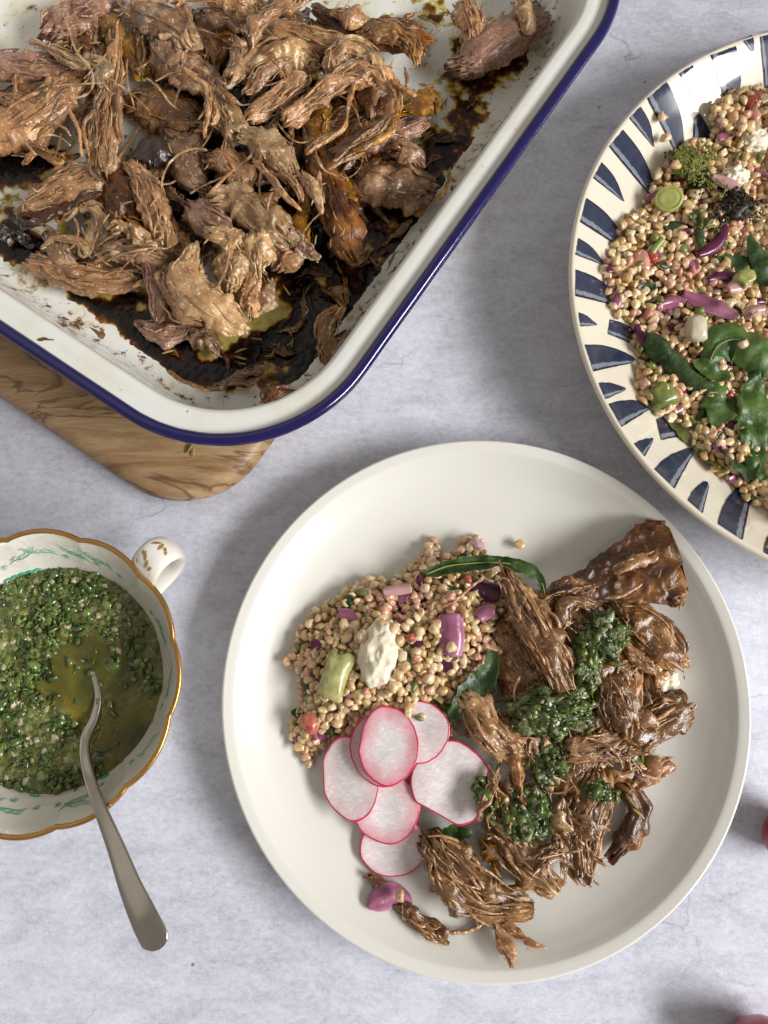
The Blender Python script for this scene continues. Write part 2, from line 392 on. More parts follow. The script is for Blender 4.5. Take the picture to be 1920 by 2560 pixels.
def leaf_mat(name, a, b, rough=.3):
    t = NT(name)
    n = t.noise(70, 4, .6); v = t.noise(1., 3, .6, t.map((420, 160, 1), 'UV'))
    c = t.mix(t.ramp(n, [(.35, 0.), (.65, 1.)]), a, b)
    c = t.mix(t.math('MULTIPLY', t.ramp(v, [(.56, 0.), (.66, 1.)]), .45), c, (.13,.20,.04))
    c = t.mix(t.ramp(t.noise(28, 4, .6), [(.52, 0.), (.68, .6)]), c, tuple(x*.45 for x in a))
    return t.out(c, t.ramp(n, [(.35, rough+.06), (.65, rough+.3)]), t.bump(t.math('ADD', t.math('MULTIPLY', v, .6), t.noise(190, 4, .65)), .8, .0010), .12, .2, .15, (.001,.002,.0005))
def radish_mat():
    t = NT('radish_flesh'); u = t.xyz('UV')            # uv = unit disc
    r = t.math('SQRT', t.math('ADD', t.math('MULTIPLY', u['X'], u['X']), t.math('MULTIPLY', u['Y'], u['Y'])))
    st = t.noise(3.2, 5, .65, t.map((1, 2.4, 1), 'UV'), dist=1.2); fi = t.noise(30, 3, .6, 'UV')
    c = t.mix(t.ramp(st, [(.4, 0.), (.68, 1.)]), (.70,.61,.60), (.87,.83,.81))
    bl = t.math('ADD', r, t.math('MULTIPLY', t.math('SUBTRACT', t.noise(2, 3, .5, 'UV'), .5), .5))
    blm = t.math('MULTIPLY', t.ramp(bl, [(.40, 0.), (1.0, 1.)]), t.attr('blush'))
    c = t.mix(blm, c, (.66,.16,.22))
    return t.out(c, .3, t.bump(t.math('ADD', st, t.math('MULTIPLY', fi, .3)), .25, .0006), .3, .15, .3, (.003,.0025,.0022))
def onion_mat(name, a, b, c3):
    t = NT(name); u = t.noise(1, 3, .5, t.map((260, 22, 1), 'UV')); n = t.noise(50, 3)
    c = t.ramp(t.math('ADD', t.math('MULTIPLY', u, .6), t.math('MULTIPLY', n, .4)), [(.36, a), (.5, b), (.64, c3)])
    return t.out(c, .28, t.bump(t.math('ADD', u, t.noise(200, 3)), .5, .0007), .3, .15, .25, (.003,.0012,.0015))
def oil_mat():
    t = NT('herb_oil')
    hb = t.attr('herb')
    c = t.ramp(t.noise(24, 4, .6, dist=.8), [(.34, (.045,.050,.005)), (.48, (.11,.095,.008)), (.60, (.20,.155,.012)), (.70, (.25,.19,.018))])
    g1 = t.ramp(t.noise(330, 4, .7), [(.36, (.045,.070,.012)), (.5, (.13,.15,.035)), (.62, (.30,.30,.14))])
    c = t.mix(t.math('MULTIPLY', hb, .85), c, g1)
    return t.out(c, t.math('ADD', .06, t.math('MULTIPLY', hb, .2)), t.bump(t.noise(330, 4, .7), .4, .0010), .5, .03, spec=.4)
def juice_mat():
    t = NT('burnt_juices'); k = t.attr('thick')
    kk = t.math('ADD', k, t.math('MULTIPLY', t.math('SUBTRACT', t.noise(130, 4, .65), .5), .45))
    c = t.ramp(kk, [(.0, (.62,.55,.20)), (.10, (.50,.41,.09)), (.19, (.30,.125,.018)), (.30, (.085,.028,.007)), (.44, (.030,.010,.004)), (.62, (.008,.004,.003)), (1., (.004,.003,.003))])
    return t.out(c, t.ramp(t.noise(90, 3), [(.4, .06), (.62, .35)]), t.bump(t.noise(75, 4, .6), .5, .0016), .12, .05, spec=.3)
def steel_mat():
    t = NT('old_silver'); return t.out(t.mix(t.noise(90, 4), (.40,.365,.31), (.52,.48,.42)), t.ramp(t.noise(60, 4), [(.4, .20), (.6, .32)]), t.bump(t.noise(1, 3, .6, t.map((60, 2200, 60))), .04, .0003), metal=1.)
def gold_mat():
    t = NT('worn_gilt'); return t.out(t.mix(t.noise(150, 4), (.42,.21,.055), (.62,.36,.12)), t.ramp(t.noise(130, 3), [(.4, .22), (.65, .42)]), t.bump(t.noise(400, 3), .15, .0004), metal=.9)

M_table = table_mat(); M_en = enamel_mat(); M_blue = blue_mat(); M_wood = wood_mat()
M_plate = ceramic('cream_glaze', (.735,.715,.655), (.715,.69,.63)); M_dish = ceramic('ivory_glaze', (.72,.66,.54), (.68,.61,.49))
M_cup = ceramic('porcelain', (.78,.75,.68), (.74,.70,.62), relief=85); M_cuph = ceramic('porcelain_smooth', (.78,.75,.68), (.75,.71,.63))
M_stripe = stripe_mat(); M_grain = grain_mat(); M_gold = gold_mat(); M_steel = steel_mat(); M_oil = oil_mat(); M_juice = juice_mat()
M_leaf = leaf_mat('spinach', (.011,.028,.005), (.040,.078,.012)); M_leaf2 = leaf_mat('spinach_bright', (.024,.062,.007), (.080,.140,.020)); M_olive = leaf_mat('olive_leaf', (.06,.065,.010), (.16,.15,.025))
M_rad = radish_mat(); M_skin = simple('radish_skin', (.55,.012,.06), .28, col2=(.70,.03,.11), coat=.4)
M_on = onion_mat('red_onion', (.20,.045,.10), (.36,.13,.21), (.52,.32,.37)); M_ond = onion_mat('red_onion_dark', (.05,.004,.02), (.13,.012,.06), (.28,.05,.14)); M_onp = onion_mat('red_onion_pale', (.42,.22,.22), (.55,.34,.33), (.66,.48,.44))
M_onw = onion_mat('white_onion', (.42,.36,.25), (.56,.50,.37), (.66,.61,.48))
M_feta = simple('white_cheese', (.80,.74,.60), .6, col2=(.72,.62,.45), nscale=150, bump=.6, bscale=260, sss=.2)
M_avo = simple('green_cube', (.26,.27,.07), .35, col2=(.50,.46,.20), nscale=130, bump=.7, coat=.4, sss=.2)
M_avog = simple('dark_green_cube', (.10,.13,.02), .35, col2=(.26,.27,.07), nscale=70, bump=.3, coat=.4, sss=.1)
M_red = simple('red_tomato', (.40,.055,.03), .3, col2=(.50,.20,.12), nscale=150, coat=.4, sss=.3, bump=.8)
M_pinkbit = simple('pink_bit', (.56,.22,.17), .3, col2=(.62,.34,.24), nscale=90, coat=.5, sss=.3, bump=.3)
M_herb = simple('chopped_parsley', (.034,.068,.008), .28, var=1.0, nscale=90, col2=(.12,.15,.030), coat=.2)
M_herbd = simple('herb_paste', (.055,.080,.022), .3, col2=(.24,.25,.11), nscale=240, bump=1., bscale=330, coat=.5, bd=.002)
M_shal = simple('shallot_bit', (.40,.36,.20), .35, var=.4, nscale=120, col2=(.30,.25,.13), coat=.5, sss=.2)
M_herbw = simple('wet_parsley', (.040,.085,.013), .25, var=1.0, nscale=90, col2=(.16,.205,.050), coat=.6)
M_rose = simple('rosemary', (.34,.24,.085), .45, var=.9, col2=(.20,.13,.04), nscale=200)
M_broc = simple('floret', (.15,.16,.02), .5, col2=(.26,.27,.06), nscale=160, bump=.5); M_char = simple('charred_floret', (.012,.009,.006), .45, col2=(.05,.035,.012), nscale=160, bump=.7)
M_stalk = simple('green_stalk', (.16,.22,.035), .35, col2=(.30,.34,.09), nscale=90, coat=.3, sss=.15)
M_leek = simple('leek', (.34,.36,.08), .35, col2=(.46,.46,.16), nscale=80, coat=.4, sss=.2)
M_print = simple('green_print', (.05,.30,.17), .3, col2=(.08,.36,.22), nscale=60)
M_gprint = simple('gilt_print', (.30,.16,.045), .3, col2=(.38,.22,.07), nscale=80)
M_rw = simple('radish_red', (.26,.010,.028), .3, col2=(.36,.022,.05), nscale=40, coat=.4, sss=.1)

# ------------------------------------------------------------------ the table top
def rounded_rect(x0, x1, y0, y1, r, n=14, straight=18):
    pts = []
    cs = [(x1-r, y0+r, -90), (x1-r, y1-r, 0), (x0+r, y1-r, 90), (x0+r, y0+r, 180)]
    for k, (cx, cy, a0) in enumerate(cs):
        arc = [(cx+r*math.cos(R(a0+90*i/n)), cy+r*math.sin(R(a0+90*i/n))) for i in range(n+1)]
        if pts:
            a, b = pts[-1], arc[0]
            pts += [(a[0]+(b[0]-a[0])*i/straight, a[1]+(b[1]-a[1])*i/straight) for i in range(1, straight)]
        pts += arc
    a, b = pts[-1], pts[0]
    pts += [(a[0]+(b[0]-a[0])*i/straight, a[1]+(b[1]-a[1])*i/straight) for i in range(1, straight)]
    return np.array(pts)
def loft(rings, close_first=True, close_last=True):
    n = len(rings); m = len(rings[0]); V = np.concatenate(rings); T = []
    if close_first:
        V = np.concatenate([V, [rings[0].mean(0)]]); c = len(V)-1; T += [(c, (j+1) % m, j) for j in range(m)]
    if close_last:
        V = np.concatenate([V, [rings[-1].mean(0)]]); c = len(V)-1; o = (n-1)*m; T += [(c, o+j, o+(j+1) % m) for j in range(m)]
    return V, gridQ(n, m), np.array(T)
b = rounded_rect(-.75, .75, -.62, .88, .01)
rg = [np.c_[b, np.full(len(b), z)] for z in (-.018, -.002, 0)]
rg[2][:, :2] *= .999
V, Q, T = loft(rg)
tt = mk('tabletop', V, Q, T, M_table, origin=(0, 0, 0), smooth=False); tag(tt, 'pale blue grey mottled stone effect table surface', None, kind='structure')

# ------------------------------------------------------------------ frame of the roasting tray (rotated on the table)
TA = R(56.3); TX = np.array([math.cos(TA), math.sin(TA)]); TY = np.array([-math.sin(TA), math.cos(TA)])
def tray_pt(xy, z): xy = np.asarray(xy); return np.c_[xy[:, :1]*TX+xy[:, 1:]*TY, np.full(len(xy), z) if np.isscalar(z) else z]
X0, X1, Y0, Y1 = .0300, .430, .0875, .4700
BT = .018                                                    # board top
# chopping board
rings = []
for ins, z in ((.006, .0005), (.001, .005), (0, .009), (.001, .013), (.004, .0165), (.009, BT)):
    rings.append(tray_pt(rounded_rect(.005+ins, .33-ins, .122+ins, .50-ins, .05-ins), z))
V, Q, T = loft(rings)
o = mk('chopping_board', V, Q, T, M_wood); tag(o, 'olive wood chopping board under the roasting tray, rounded corner showing', 'chopping board')
# tray
def rr(ins, z, r=.085): return tray_pt(rounded_rect(X0+ins, X1-ins, Y0+ins, Y1-ins, max(.012, r-ins*.95), n=24, straight=26), z)
ZR = .066
prof = [(.034, BT+.0005), (.029, BT+.003), (.0235, .032), (.019, .050), (.016, .058), (.010, .0622), (.0045, .0640), (.003, .0652), (.0048, .0660), (.0075, .0650), (.012, .0649), (.0162, .0652), (.0182, .0644), (.0198, .0615), (.0222, .052), (.0255, .036), (.0285, .028), (.033, .0235), (.040, .0212), (.050, .0205)]
V, Q, T = loft([rr(a, z) for a, z in prof])
tray = mk('roasting_tray', V, Q, T, M_en); tag(tray, 'white enamel roasting tray with a blue rolled rim, full of pulled meat', 'roasting tray')
rl = rr(.003, ZR-.0005); nb = len(rl)
cen = np.array([*(TX*(X0+X1)/2+TY*(Y0+Y1)/2), ZR])
tg = np.roll(rl, -1, 0)-np.roll(rl, 1, 0); tg /= np.linalg.norm(tg, axis=1)[:, None]
nrm = np.c_[tg[:, 1], -tg[:, 0], np.zeros(nb)]
ringv = []
for k in range(14):
    a = 2*math.pi*k/14
    wob = 1+.05*np.array([pn(p[0]*130, p[1]*130, 1.0) for p in rl])
    ringv.append(rl+nrm*(.0033*math.cos(a)*wob)[:, None]+np.array([0, 0, 1])*(.0029*math.sin(a)+.0005))
V = np.stack(ringv, 1).reshape(-1, 3)
Q = gridQ(nb+1, 14); Q = Q % (nb*14)
mk('rim', V, Q, None, M_blue, parent=tray)

def inpoly(p, poly):
    poly = np.asarray(poly, float); x, y = p; c = False; j = len(poly)-1
    for i in range(len(poly)):
        xi, yi = poly[i]; xj, yj = poly[j]
        if (yi > y) != (yj > y) and x < (xj-xi)*(y-yi)/(yj-yi)+xi: c = not c
        j = i
    return c
def pdist(p, poly):
    A = np.asarray(poly, float); B = np.roll(A, -1, 0); d = B-A
    t = np.clip(((p-A)*d).sum(1)/((d*d).sum(1)+1e-9), 0, 1)
    return float(np.min(np.linalg.norm(A+d*t[:, None]-p, axis=1)))

# burnt juices: a film with its own thickness on the tray floor and up the foot of the wall
FZ = .0207
def world_px(q):
    d = q-np.array([0, 0, HC]); v = np.stack([d[:, 0], d[:, 1]*cT+d[:, 2]*sT, -d[:, 1]*sT+d[:, 2]*cT], -1)
    return 960+F_PX*v[:, 0]/-v[:, 2], 1280-F_PX*v[:, 1]/-v[:, 2]
n1, n2 = 330, 350
gx = np.linspace(X0+.0265, .40, n1); gy = np.linspace(Y0+.0265, .365, n2)
GX, GY = np.meshgrid(gx, gy, indexing='ij'); W3 = tray_pt(np.c_[GX.ravel(), GY.ravel()], FZ); px, py = world_px(W3)
blob = [(30,600,50,1.3),(85,632,50,1.3),(140,668,50,1.3),(200,710,52,1.3),(265,755,55,1.3),(330,805,55,1.4),(390,852,55,1.4),(450,900,60,1.4),(20,390,60,1.0),(100,395,60,1.0),(20,440,40,.6),(1130,330,150,1),(1230,150,130,1),(1080,60,120,1),(1010,520,150,1.1),(930,650,140,1.1),(800,780,170,1.2),(690,900,150,1),(600,830,110,.9),(560,930,110,.9),(850,560,150,.8),
        (440,850,80,.8),(330,760,70,.9),(230,700,70,.9),(120,640,60,.9),(40,590,60,.9),(420,790,80,.7),(60,400,80,1.1),(140,420,60,.9),(0,340,70,.9),(-40,420,90,1.0),(0,520,60,.8),(480,900,70,.9),(700,620,150,.8),(380,520,120,.5),(520,470,110,.7),
        (800,300,150,.9),(600,260,90,.7),(430,190,80,.4),(960,30,60,.7),(870,20,40,.3),(250,600,60,.4),(1050,400,90,1.),(1000,100,50,.4)]
pud = [(610,800,74),(570,775,54),(555,850,46),(625,745,56),(705,775,44),(660,790,44),(130,445,40),(170,560,50),(270,725,36),(240,600,28),(720,600,30),(875,560,36),(860,300,40),(800,700,30),(660,930,26),(1010,420,30),(1080,300,26),(980,560,30),(520,880,30),(420,800,24),(350,770,24)]
neg = [(1050,125,62,1.6),(1010,175,40,1.2),(860,25,75,1.5),(930,10,40,1),(330,215,60,1.4),(320,320,70,1.5),(60,60,120,2),(330,260,50,.6)]
m = np.zeros(len(px))
for x, y, r, s in blob: m += s*np.exp(-((px-x)**2+(py-y)**2)/(r*r*.55))
hp_ = np.array([(560,300,260,.8),(420,560,200,.6),(700,450,240,.8)])
for x, y, r, s in hp_: m += s*np.exp(-((px-x)**2+(py-y)**2)/(r*r*.6))
m = np.minimum(m, 1.25)
for x, y, r, s in neg: m -= s*np.exp(-((px-x)**2+(py-y)**2)/(r*r*.6))
nz = fbm(W3[:, 0]*45, W3[:, 1]*45, 2.2, 4)*.55+fbm(W3[:, 0]*190, W3[:, 1]*190, 7.1, 3)*.28
edge = np.minimum(GX-X0-.0265, GY-Y0-.0265).ravel()
cornx = np.maximum(X0+.085-GX, 0).ravel(); corny = np.maximum(Y0+.085-GY, 0).ravel()
cd = np.hypot(cornx, corny); inside = (cd < .0592+.0015*nz)
m = m-.50+1.25*nz+.5*fbm(W3[:, 0]*28+3, W3[:, 1]*28, 4.4, 3)
pk = np.zeros(len(px))
for x, y, r in pud: pk += np.exp(-((px-x)**2+(py-y)**2)/(r*r*.7))
pk = sst(.2, 1.0, pk+1.5*nz)
m = m*(1-pk)+pk*(.06+.16*np.clip(nz, -.3, 1))
m = np.where(inside, m, -1)
rise = np.clip((.012-np.minimum(edge, np.where(cd > 0, .0588-cd, 1)))/.012, 0, 1)
zz = FZ+np.sqrt(np.clip(m, 0, 2))*.0012+rise**2*.0055+.0004*fbm(W3[:, 0]*300, W3[:, 1]*300, 1., 2)*(m > 0)
V = W3.copy(); V[:, 2] = zz
q = gridQ(n1, n2, wrap=False); ok = (m[q] > 0).sum(1) >= 3; q = q[ok]
us = np.unique(q); rm = -np.ones(len(V), int); rm[us] = np.arange(len(us))
o = mk('burnt_meat_juices', V[us], rm[q], None, M_juice, attr={'thick': np.clip(m[us], 0, 1)})
tag(o, 'black and amber burnt roasting juices stuck to the tray floor', 'burnt juices', kind='stuff')

# ------------------------------------------------------------------ meat
seedc = [0]
def meat(name, label, pts, mat, z, cat='meat', hr=.62, strands=4, fray=.004, fa=.0004, la=.0028, lump=.011, rag=.24, ex=2.0, fw=.0009, group=None, na=52, nt=72, te=(.6, .6), smat=None, sw=(.00020, .00085), warp=.0028, cup=0., wave=0., roll=0., free=.35):
    seedc[0] += 1; sd = seedc[0]*1.37
    C, W = ctrl(pts, z)
    W = W*(1.14 if pts[0][1] > 1200 else 1.09); H = np.minimum(W*hr, .012); strands = int(strands*(1.7 if pts[0][1] > 1200 else 2.3))
    V, Q, T, uv = sweep(C, W*.97, H, na, nt, sd, fw=fw, fa=fa, la=la, lump=lump, fray=fray*1.3, te=te, ex=ex, cup=cup, wave=wave, roll=roll, warp=warp, rag=rag)
    o = mk(name, V, Q, T, MT[mat], uv=uv); tag(o, label, cat, group)
    rg = np.random.default_rng(int(sd*1000))
    if strands:
        D = catmull(np.c_[C, W, H], 120); k = len(D)
        tg = np.gradient(D[:, :3], axis=0); tg /= np.linalg.norm(tg, axis=1)[:, None]; sdv = np.cross(tg, [0, 0, 1.]); sdv /= np.linalg.norm(sdv, axis=1)[:, None]+1e-9
        up = np.cross(sdv, tg)
        for s in range(strands):
            a = rg.uniform(0, .55); b_ = min(1, a+rg.uniform(.35, .75)); u0 = rg.uniform(-.92, .92); u1 = np.clip(u0+rg.uniform(-.3, .3), -1, 1)
            tt_ = np.linspace(a, b_, 6); pts3 = []
            for i, t in enumerate(tt_):
                j = min(k-1, int(t*(k-1))); u = u0+(u1-u0)*i/5
                p = D[j, :3]+sdv[j]*D[j, 3]*u+up[j]*(D[j, 4]*math.sqrt(max(0, 1-u*u))*1.0+rg.uniform(-.0004, .0007))
                p = p+rg.normal(0, .0005, 3); pts3.append(p)
            if rg.random() < free:                     # a loose end that has come away
                e = tg[0]*-1 if a < .2 else tg[-1]
                dr = e*rg.uniform(.001, .005)+sdv[0]*rg.normal(0, .003)+np.array([0, 0, rg.uniform(-.002, .003)])
                if a < .2: pts3 = [pts3[0]+dr]+pts3
                else: pts3 = pts3+[pts3[-1]+dr]
            pts3 = np.array(pts3); w0 = sw[0]*(sw[1]/sw[0])**rg.random(); n = len(pts3)
            wv = w0*np.array([.5]+[1+.35*rg.normal() for _ in range(n-2)]+[.35]); wv = np.clip(wv, .00014, .004)
            V, Q, T, uv = sweep(pts3, wv, wv*rg.uniform(.5, .9), 9, 26, sd+s*.31, fw=.0006, fa=.00018, la=.0004, lump=.003, te=(.8, .8), warp=warp)
            mk('strand' if w0 > .00055 else 'loose_fibre', V, Q, T, MT[(smat or mat) if w0 > .00055 or mat in ('bark', 'char') or rg.random() < .75 else 'fat'], parent=o, uv=uv)
    return o
def string(name, label, pts, mat, z, cat='meat strand', group=None, hr=.8, fa=.0003):
    pts = [(p[0], p[1], p[2]*.78, *p[3:]) for p in pts]
    return meat(name, label, pts, mat, z, cat, hr=hr, strands=3 if len(pts) > 3 and max(p[2] for p in pts) > 6 else 0, sw=(.00018, .0005), fray=.0006, fa=fa, la=.0006, lump=.004, fw=.0008, na=14, nt=60, warp=.0016, te=(3.2, 3.2), group=group, rag=.25)
A_ = 'pulled_meat'
meat(A_, 'long upright strip of pulled meat narrowing to a point at its top', [(262,435,36),(260,385,37),(262,325,34),(270,265,25),(288,170,17),(292,72,8)], 'pink', .040, strands=14, fa=.00042, fray=.004)
meat(A_, 'torn meat slab with a red glazed crust, beside three black burnt lumps', [(275,430,34),(220,455,44),(160,480,46),(95,515,30),(60,525,14)], 'pink', .034, strands=10, la=.0025)
meat('meat_crust', 'red brown glazed crust edging a torn meat slab, left of the dark bark chunk', [(75,545,12),(110,540,16),(150,520,14),(200,500,12),(245,480,8)], 'bark', .037, cat='meat crust', strands=0, la=.002, lump=.005)
meat(A_, 'pinkish meat chunk at the left edge of the tray, under two pale split strands', [(-70,160,30),(30,165,36),(110,168,36),(170,165,30),(225,178,18)], 'purple', .034, strands=8, la=.0022)
string('meat_strand', 'upper of the two pale split strands lying on the pinkish chunk', [(66,106,7),(100,108,9),(160,135,11),(222,165,9)], 'fat', .044)
string('meat_strand', 'lower of the two pale split strands lying on the pinkish chunk', [(115,128,5),(150,148,9),(190,170,9),(222,172,6)], 'fat', .044)
meat(A_, 'shiny rounded pink meat chunk at the left edge, lit by glints, above the amber stain', [(-60,350,34),(35,320,50),(110,280,50),(160,235,44),(200,200,22)], 'pink', .033, strands=7, la=.0028, lump=.010)
meat(A_, 'small pinkish sliver poking in at the left edge between two larger chunks', [(-20,250,14),(30,252,19),(75,258,17),(120,262,8)], 'pink', .038, strands=4)
string('meat_strand', 'dark brown thin strand lying across the shiny pink chunk', [(136,168,4),(128,200,4),(120,235,5),(106,267,4)], 'brown', .046)
meat(A_, 'ragged pinkish meat piece at the top left beside the bare white enamel', [(112,92,20),(140,62,38),(200,38,44),(260,15,46),(320,-10,36)], 'purple', .033, strands=8, la=.003)
meat('meat_fat', 'amber jelly fat lump at the top, above the tip of the long upright strip', [(238,25,22),(270,48,34),(288,80,28),(280,115,18)], 'amber', .032, cat='meat fat', strands=1, la=.003, fa=.0003)
meat('meat_fat', 'glossy grey fat sheet at the top, with a scalloped lower edge', [(303,12,10),(345,28,36),(400,50,48),(450,80,40),(475,120,20)], 'grey', .042, cat='meat fat', strands=2, la=.003, fa=.0004, hr=.4, wave=.003)
meat('meat_fat', 'grey brown fat sheet hanging over the bare patch of white enamel', [(395,100,18),(420,140,44),(465,175,48),(520,205,40),(550,240,18)], 'grey', .036, cat='meat fat', strands=3, la=.003, fa=.0004, hr=.5, wave=.003)
meat('meat_fat', 'golden jelly lump left of the grey brown fat sheet', [(335,75,22),(335,115,32),(345,155,30),(352,182,16)], 'amber', .030, cat='meat fat', strands=2, la=.003, fa=.0003)
meat(A_, 'dark rounded glossy meat lump in the middle left, below the bare white patch', [(318,268,22),(360,262,46),(420,285,52),(475,300,48),(510,310,20)], 'brown', .029, strands=4, la=.002, fa=.0005)
for lab, pts, mt, zz_ in (
  ('long thin pale string curling down from the ragged top left piece', [(160,30,2.5),(175,85,3),(190,125,3),(222,165,3.5),(232,195,3.5),(226,228,3),(200,242,3),(180,243,2.5)], 'fat', .049),
  ('pale string running down beside the left edge of the long upright strip', [(172,240,3),(172,270,4),(190,315,5),(200,350,5),(207,390,4)], 'pink', .045),
  ('short string hugging the left edge of the long upright strip', [(232,275,4),(212,300,5),(208,325,5),(216,370,5),(222,395,3)], 'pink', .045),
  ('short string hugging the right edge of the long upright strip', [(300,215,4),(297,260,6),(303,310,7),(312,348,4)], 'pink', .045),
  ('fine pale string forking left from the long curling string', [(226,175,2),(222,200,2.5),(200,225,2.5),(190,243,2)], 'fat', .048)):
    string('meat_strand', lab, pts, mt, zz_)
meat('gristle', 'small knob of pale gristle left of the tip of the upright strip', [(232,150,18),(258,152,20),(262,180,16),(245,200,10),(252,212,7)], 'fat', .046, cat='gristle', strands=0, la=.003, fa=.0002)
meat(A_, 'almost black bark lump in the middle of the tray, below the dark rounded lump', [(335,412,20),(375,392,38),(412,395,36),(440,412,20)], 'char', .036, strands=0, la=.0035, fa=.0003)
meat(A_, 'olive brown lump with rosemary on it, left of the pink cut cube', [(420,345,24),(455,372,48),(475,410,48),(490,452,30),(512,470,14)], 'grey', .033, strands=4, la=.003, fa=.0006)
meat(A_, 'black crusted bark chunk with two rosemary needles on it', [(318,422,24),(300,455,40),(300,510,46),(312,556,36)], 'bark', .034, strands=0, la=.0025, fa=.0006)
meat(A_, 'pale pink meat strip along the right side of the black crusted chunk', [(322,420,14),(352,450,30),(382,505,36),(400,560,36),(405,605,24)], 'pink', .040, strands=7, la=.003)
meat('meat_fat', 'crumbly pale fat ridge below the black crusted chunk', [(272,578,8),(305,570,16),(345,585,19),(380,600,14)], 'fat', .043, cat='meat fat', strands=0, la=.004, lump=.005, fa=.0003)
meat('meat_fat', 'pale hooked curl of fat below the red glazed crust', [(172,535,12),(205,515,16),(240,530,20),(250,565,22),(235,598,20),(218,632,12)], 'fat', .034, cat='meat fat', strands=2, la=.0022, fa=.0004)
meat('meat_fat', 'thin translucent membrane arching above the long bottom left strip', [(110,617,7),(135,604,8),(165,600,8),(205,612,9),(225,640,8)], 'fat', .038, cat='meat fat', strands=2, la=.001, fa=.0003)
meat(A_, 'long grained meat strip lying lowest along the lower left wall', [(78,648,22),(120,668,33),(190,695,36),(270,705,32),(352,700,24)], 'pink', .029, strands=10, fa=.00042, fray=.003)
meat(A_, 'stringy grey meat tangle above the long grained strip', [(240,640,20),(290,622,34),(350,622,38),(410,630,34),(450,640,16)], 'grey', .034, strands=14, fa=.00042, free=.6)
meat(A_, 'narrow upright purple meat piece left of the big smooth flap', [(370,648,10),(382,690,18),(388,735,18),(398,800,14)], 'purple', .036, strands=4)
meat(A_, 'big smooth tan meat flap with a shiny lower half, lower middle of the tray', [(484,612,9),(474,655,30),(470,700,44),(505,745,50),(560,785,42),(608,822,20)], 'fat', .044, strands=3, la=.0018, fa=.00042, hr=.45)
meat(A_, 'ragged side flap on the left of the big smooth tan flap', [(408,695,12),(425,735,22),(455,778,24),(505,805,12)], 'pink', .042, strands=5, la=.002)
meat(A_, 'purplish meat scrap low in the bottom of the tray, below the smooth tan flap', [(344,812,10),(385,832,26),(430,832,30),(475,822,18)], 'purple', .027, strands=4, la=.0025)
meat('meat_fat', 'grey knobbly fat trailing right of the purplish scrap', [(465,825,16),(495,842,26),(525,858,24),(540,880,12)], 'grey', .026, cat='meat fat', strands=1, la=.004, lump=.005, fa=.0002)
meat(A_, 'dark purple meat lump on the left of the pale central piece', [(480,520,24),(510,545,44),(545,560,42),(570,575,20)], 'purple', .041, strands=3, la=.002)
meat('meat_fat', 'pale golden fatty piece in the centre with crumbled edges', [(535,500,24),(590,500,34),(640,530,48),(690,575,44),(715,600,20)], 'fat', .046, cat='meat fat', strands=3, la=.0035, fa=.0006)
meat('meat_fat', 'torn pale flake with a ragged left edge, on the central fatty piece', [(530,590,14),(565,590,26),(600,600,26),(615,615,10)], 'fat', .050, cat='meat fat', strands=6, la=.002, fa=.001, hr=.35)
meat('meat_fat', 'ragged pale fat hanging down in shreds from the centre', [(600,620,18),(590,650,42),(580,690,34),(578,720,18)], 'fat', .045, cat='meat fat', strands=7, la=.0035, fa=.001, free=.8)
meat('meat_fat', 'golden ragged fat tongue right of the hanging shreds', [(645,585,24),(648,620,36),(645,655,24),(645,680,10)], 'fat', .048, cat='meat fat', strands=5, la=.0035, fa=.001, free=.7)
meat('meat_fat', 'translucent knobbly fat at the right of the central pile', [(690,600,20),(725,600,30),(755,615,26),(780,640,14)], 'grey', .042, cat='meat fat', strands=3, la=.004, lump=.005, fa=.0003)
meat(A_, 'pink finger of meat dipping into the yellow puddle', [(640,680,14),(628,715,24),(620,750,25),(622,785,18)], 'pink', .036, strands=4, fa=.001)
meat('meat_fat', 'grey translucent lump beside the pink finger of meat', [(660,700,18),(668,735,28),(655,770,26),(640,790,12)], 'grey', .031, cat='meat fat', strands=2, la=.0035, fa=.0003)
meat(A_, 'small pink brick of meat right of the hanging fat shreds', [(690,670,12),(705,655,27),(725,640,27),(738,632,16)], 'pink', .040, strands=3, fa=.00042, ex=3)
meat(A_, 'wide mahogany crusted strip slanting down, with straw coloured needles on it', [(792,392,30),(812,440,38),(835,510,42),(860,580,42),(882,640,28)], 'bark', .041, strands=3, la=.0015, fa=.0005, hr=.4)
meat(A_, 'pink cube of meat with a browned underside, centre of the tray', [(520,398,10),(555,402,30),(590,420,40),(600,452,32),(598,475,14)], 'pink', .042, strands=3, la=.0012, fa=.0006, ex=2.6)
meat('meat_fat', 'broad pale glossy fat sheet right of the pink cube', [(605,335,16),(640,345,36),(685,375,40),(715,415,30),(728,440,12)], 'fat', .050, cat='meat fat', strands=3, la=.0025, fa=.0006, hr=.4)
for lab, pts, mt in (
  ('long strand running down right from the pale glossy fat sheet', [(635,395,7),(665,430,9),(690,465,10),(722,500,10),(755,528,6)], 'pink'),
  ('curled strand forming a small loop above the mahogany strip', [(690,430,10),(720,440,14),(742,470,14),(754,505,9)], 'pink'),
  ('purple tinged strand on the left flank of the mahogany strip', [(742,428,9),(762,455,11),(785,490,11),(806,528,5)], 'purple'),
  ('pale forked strand splayed over the mahogany strip', [(760,425,8),(785,460,14),(800,495,13),(807,528,4)], 'fat'),
  ('small upright splinter of meat on the mahogany strip', [(800,425,5),(798,450,8),(792,478,5)], 'fat'),
  ('thin loop of strand hanging left of the curled strand', [(682,485,3),(672,515,4),(668,535,3)], 'fat')):
    string('meat_strand', lab, pts, mt, .054)
meat(A_, 'yellowish upright meat piece in the middle, with a torn hole beside it', [(540,225,9),(552,268,24),(575,310,30),(605,345,26)], 'fat', .046, strands=6, la=.0035, fa=.001)
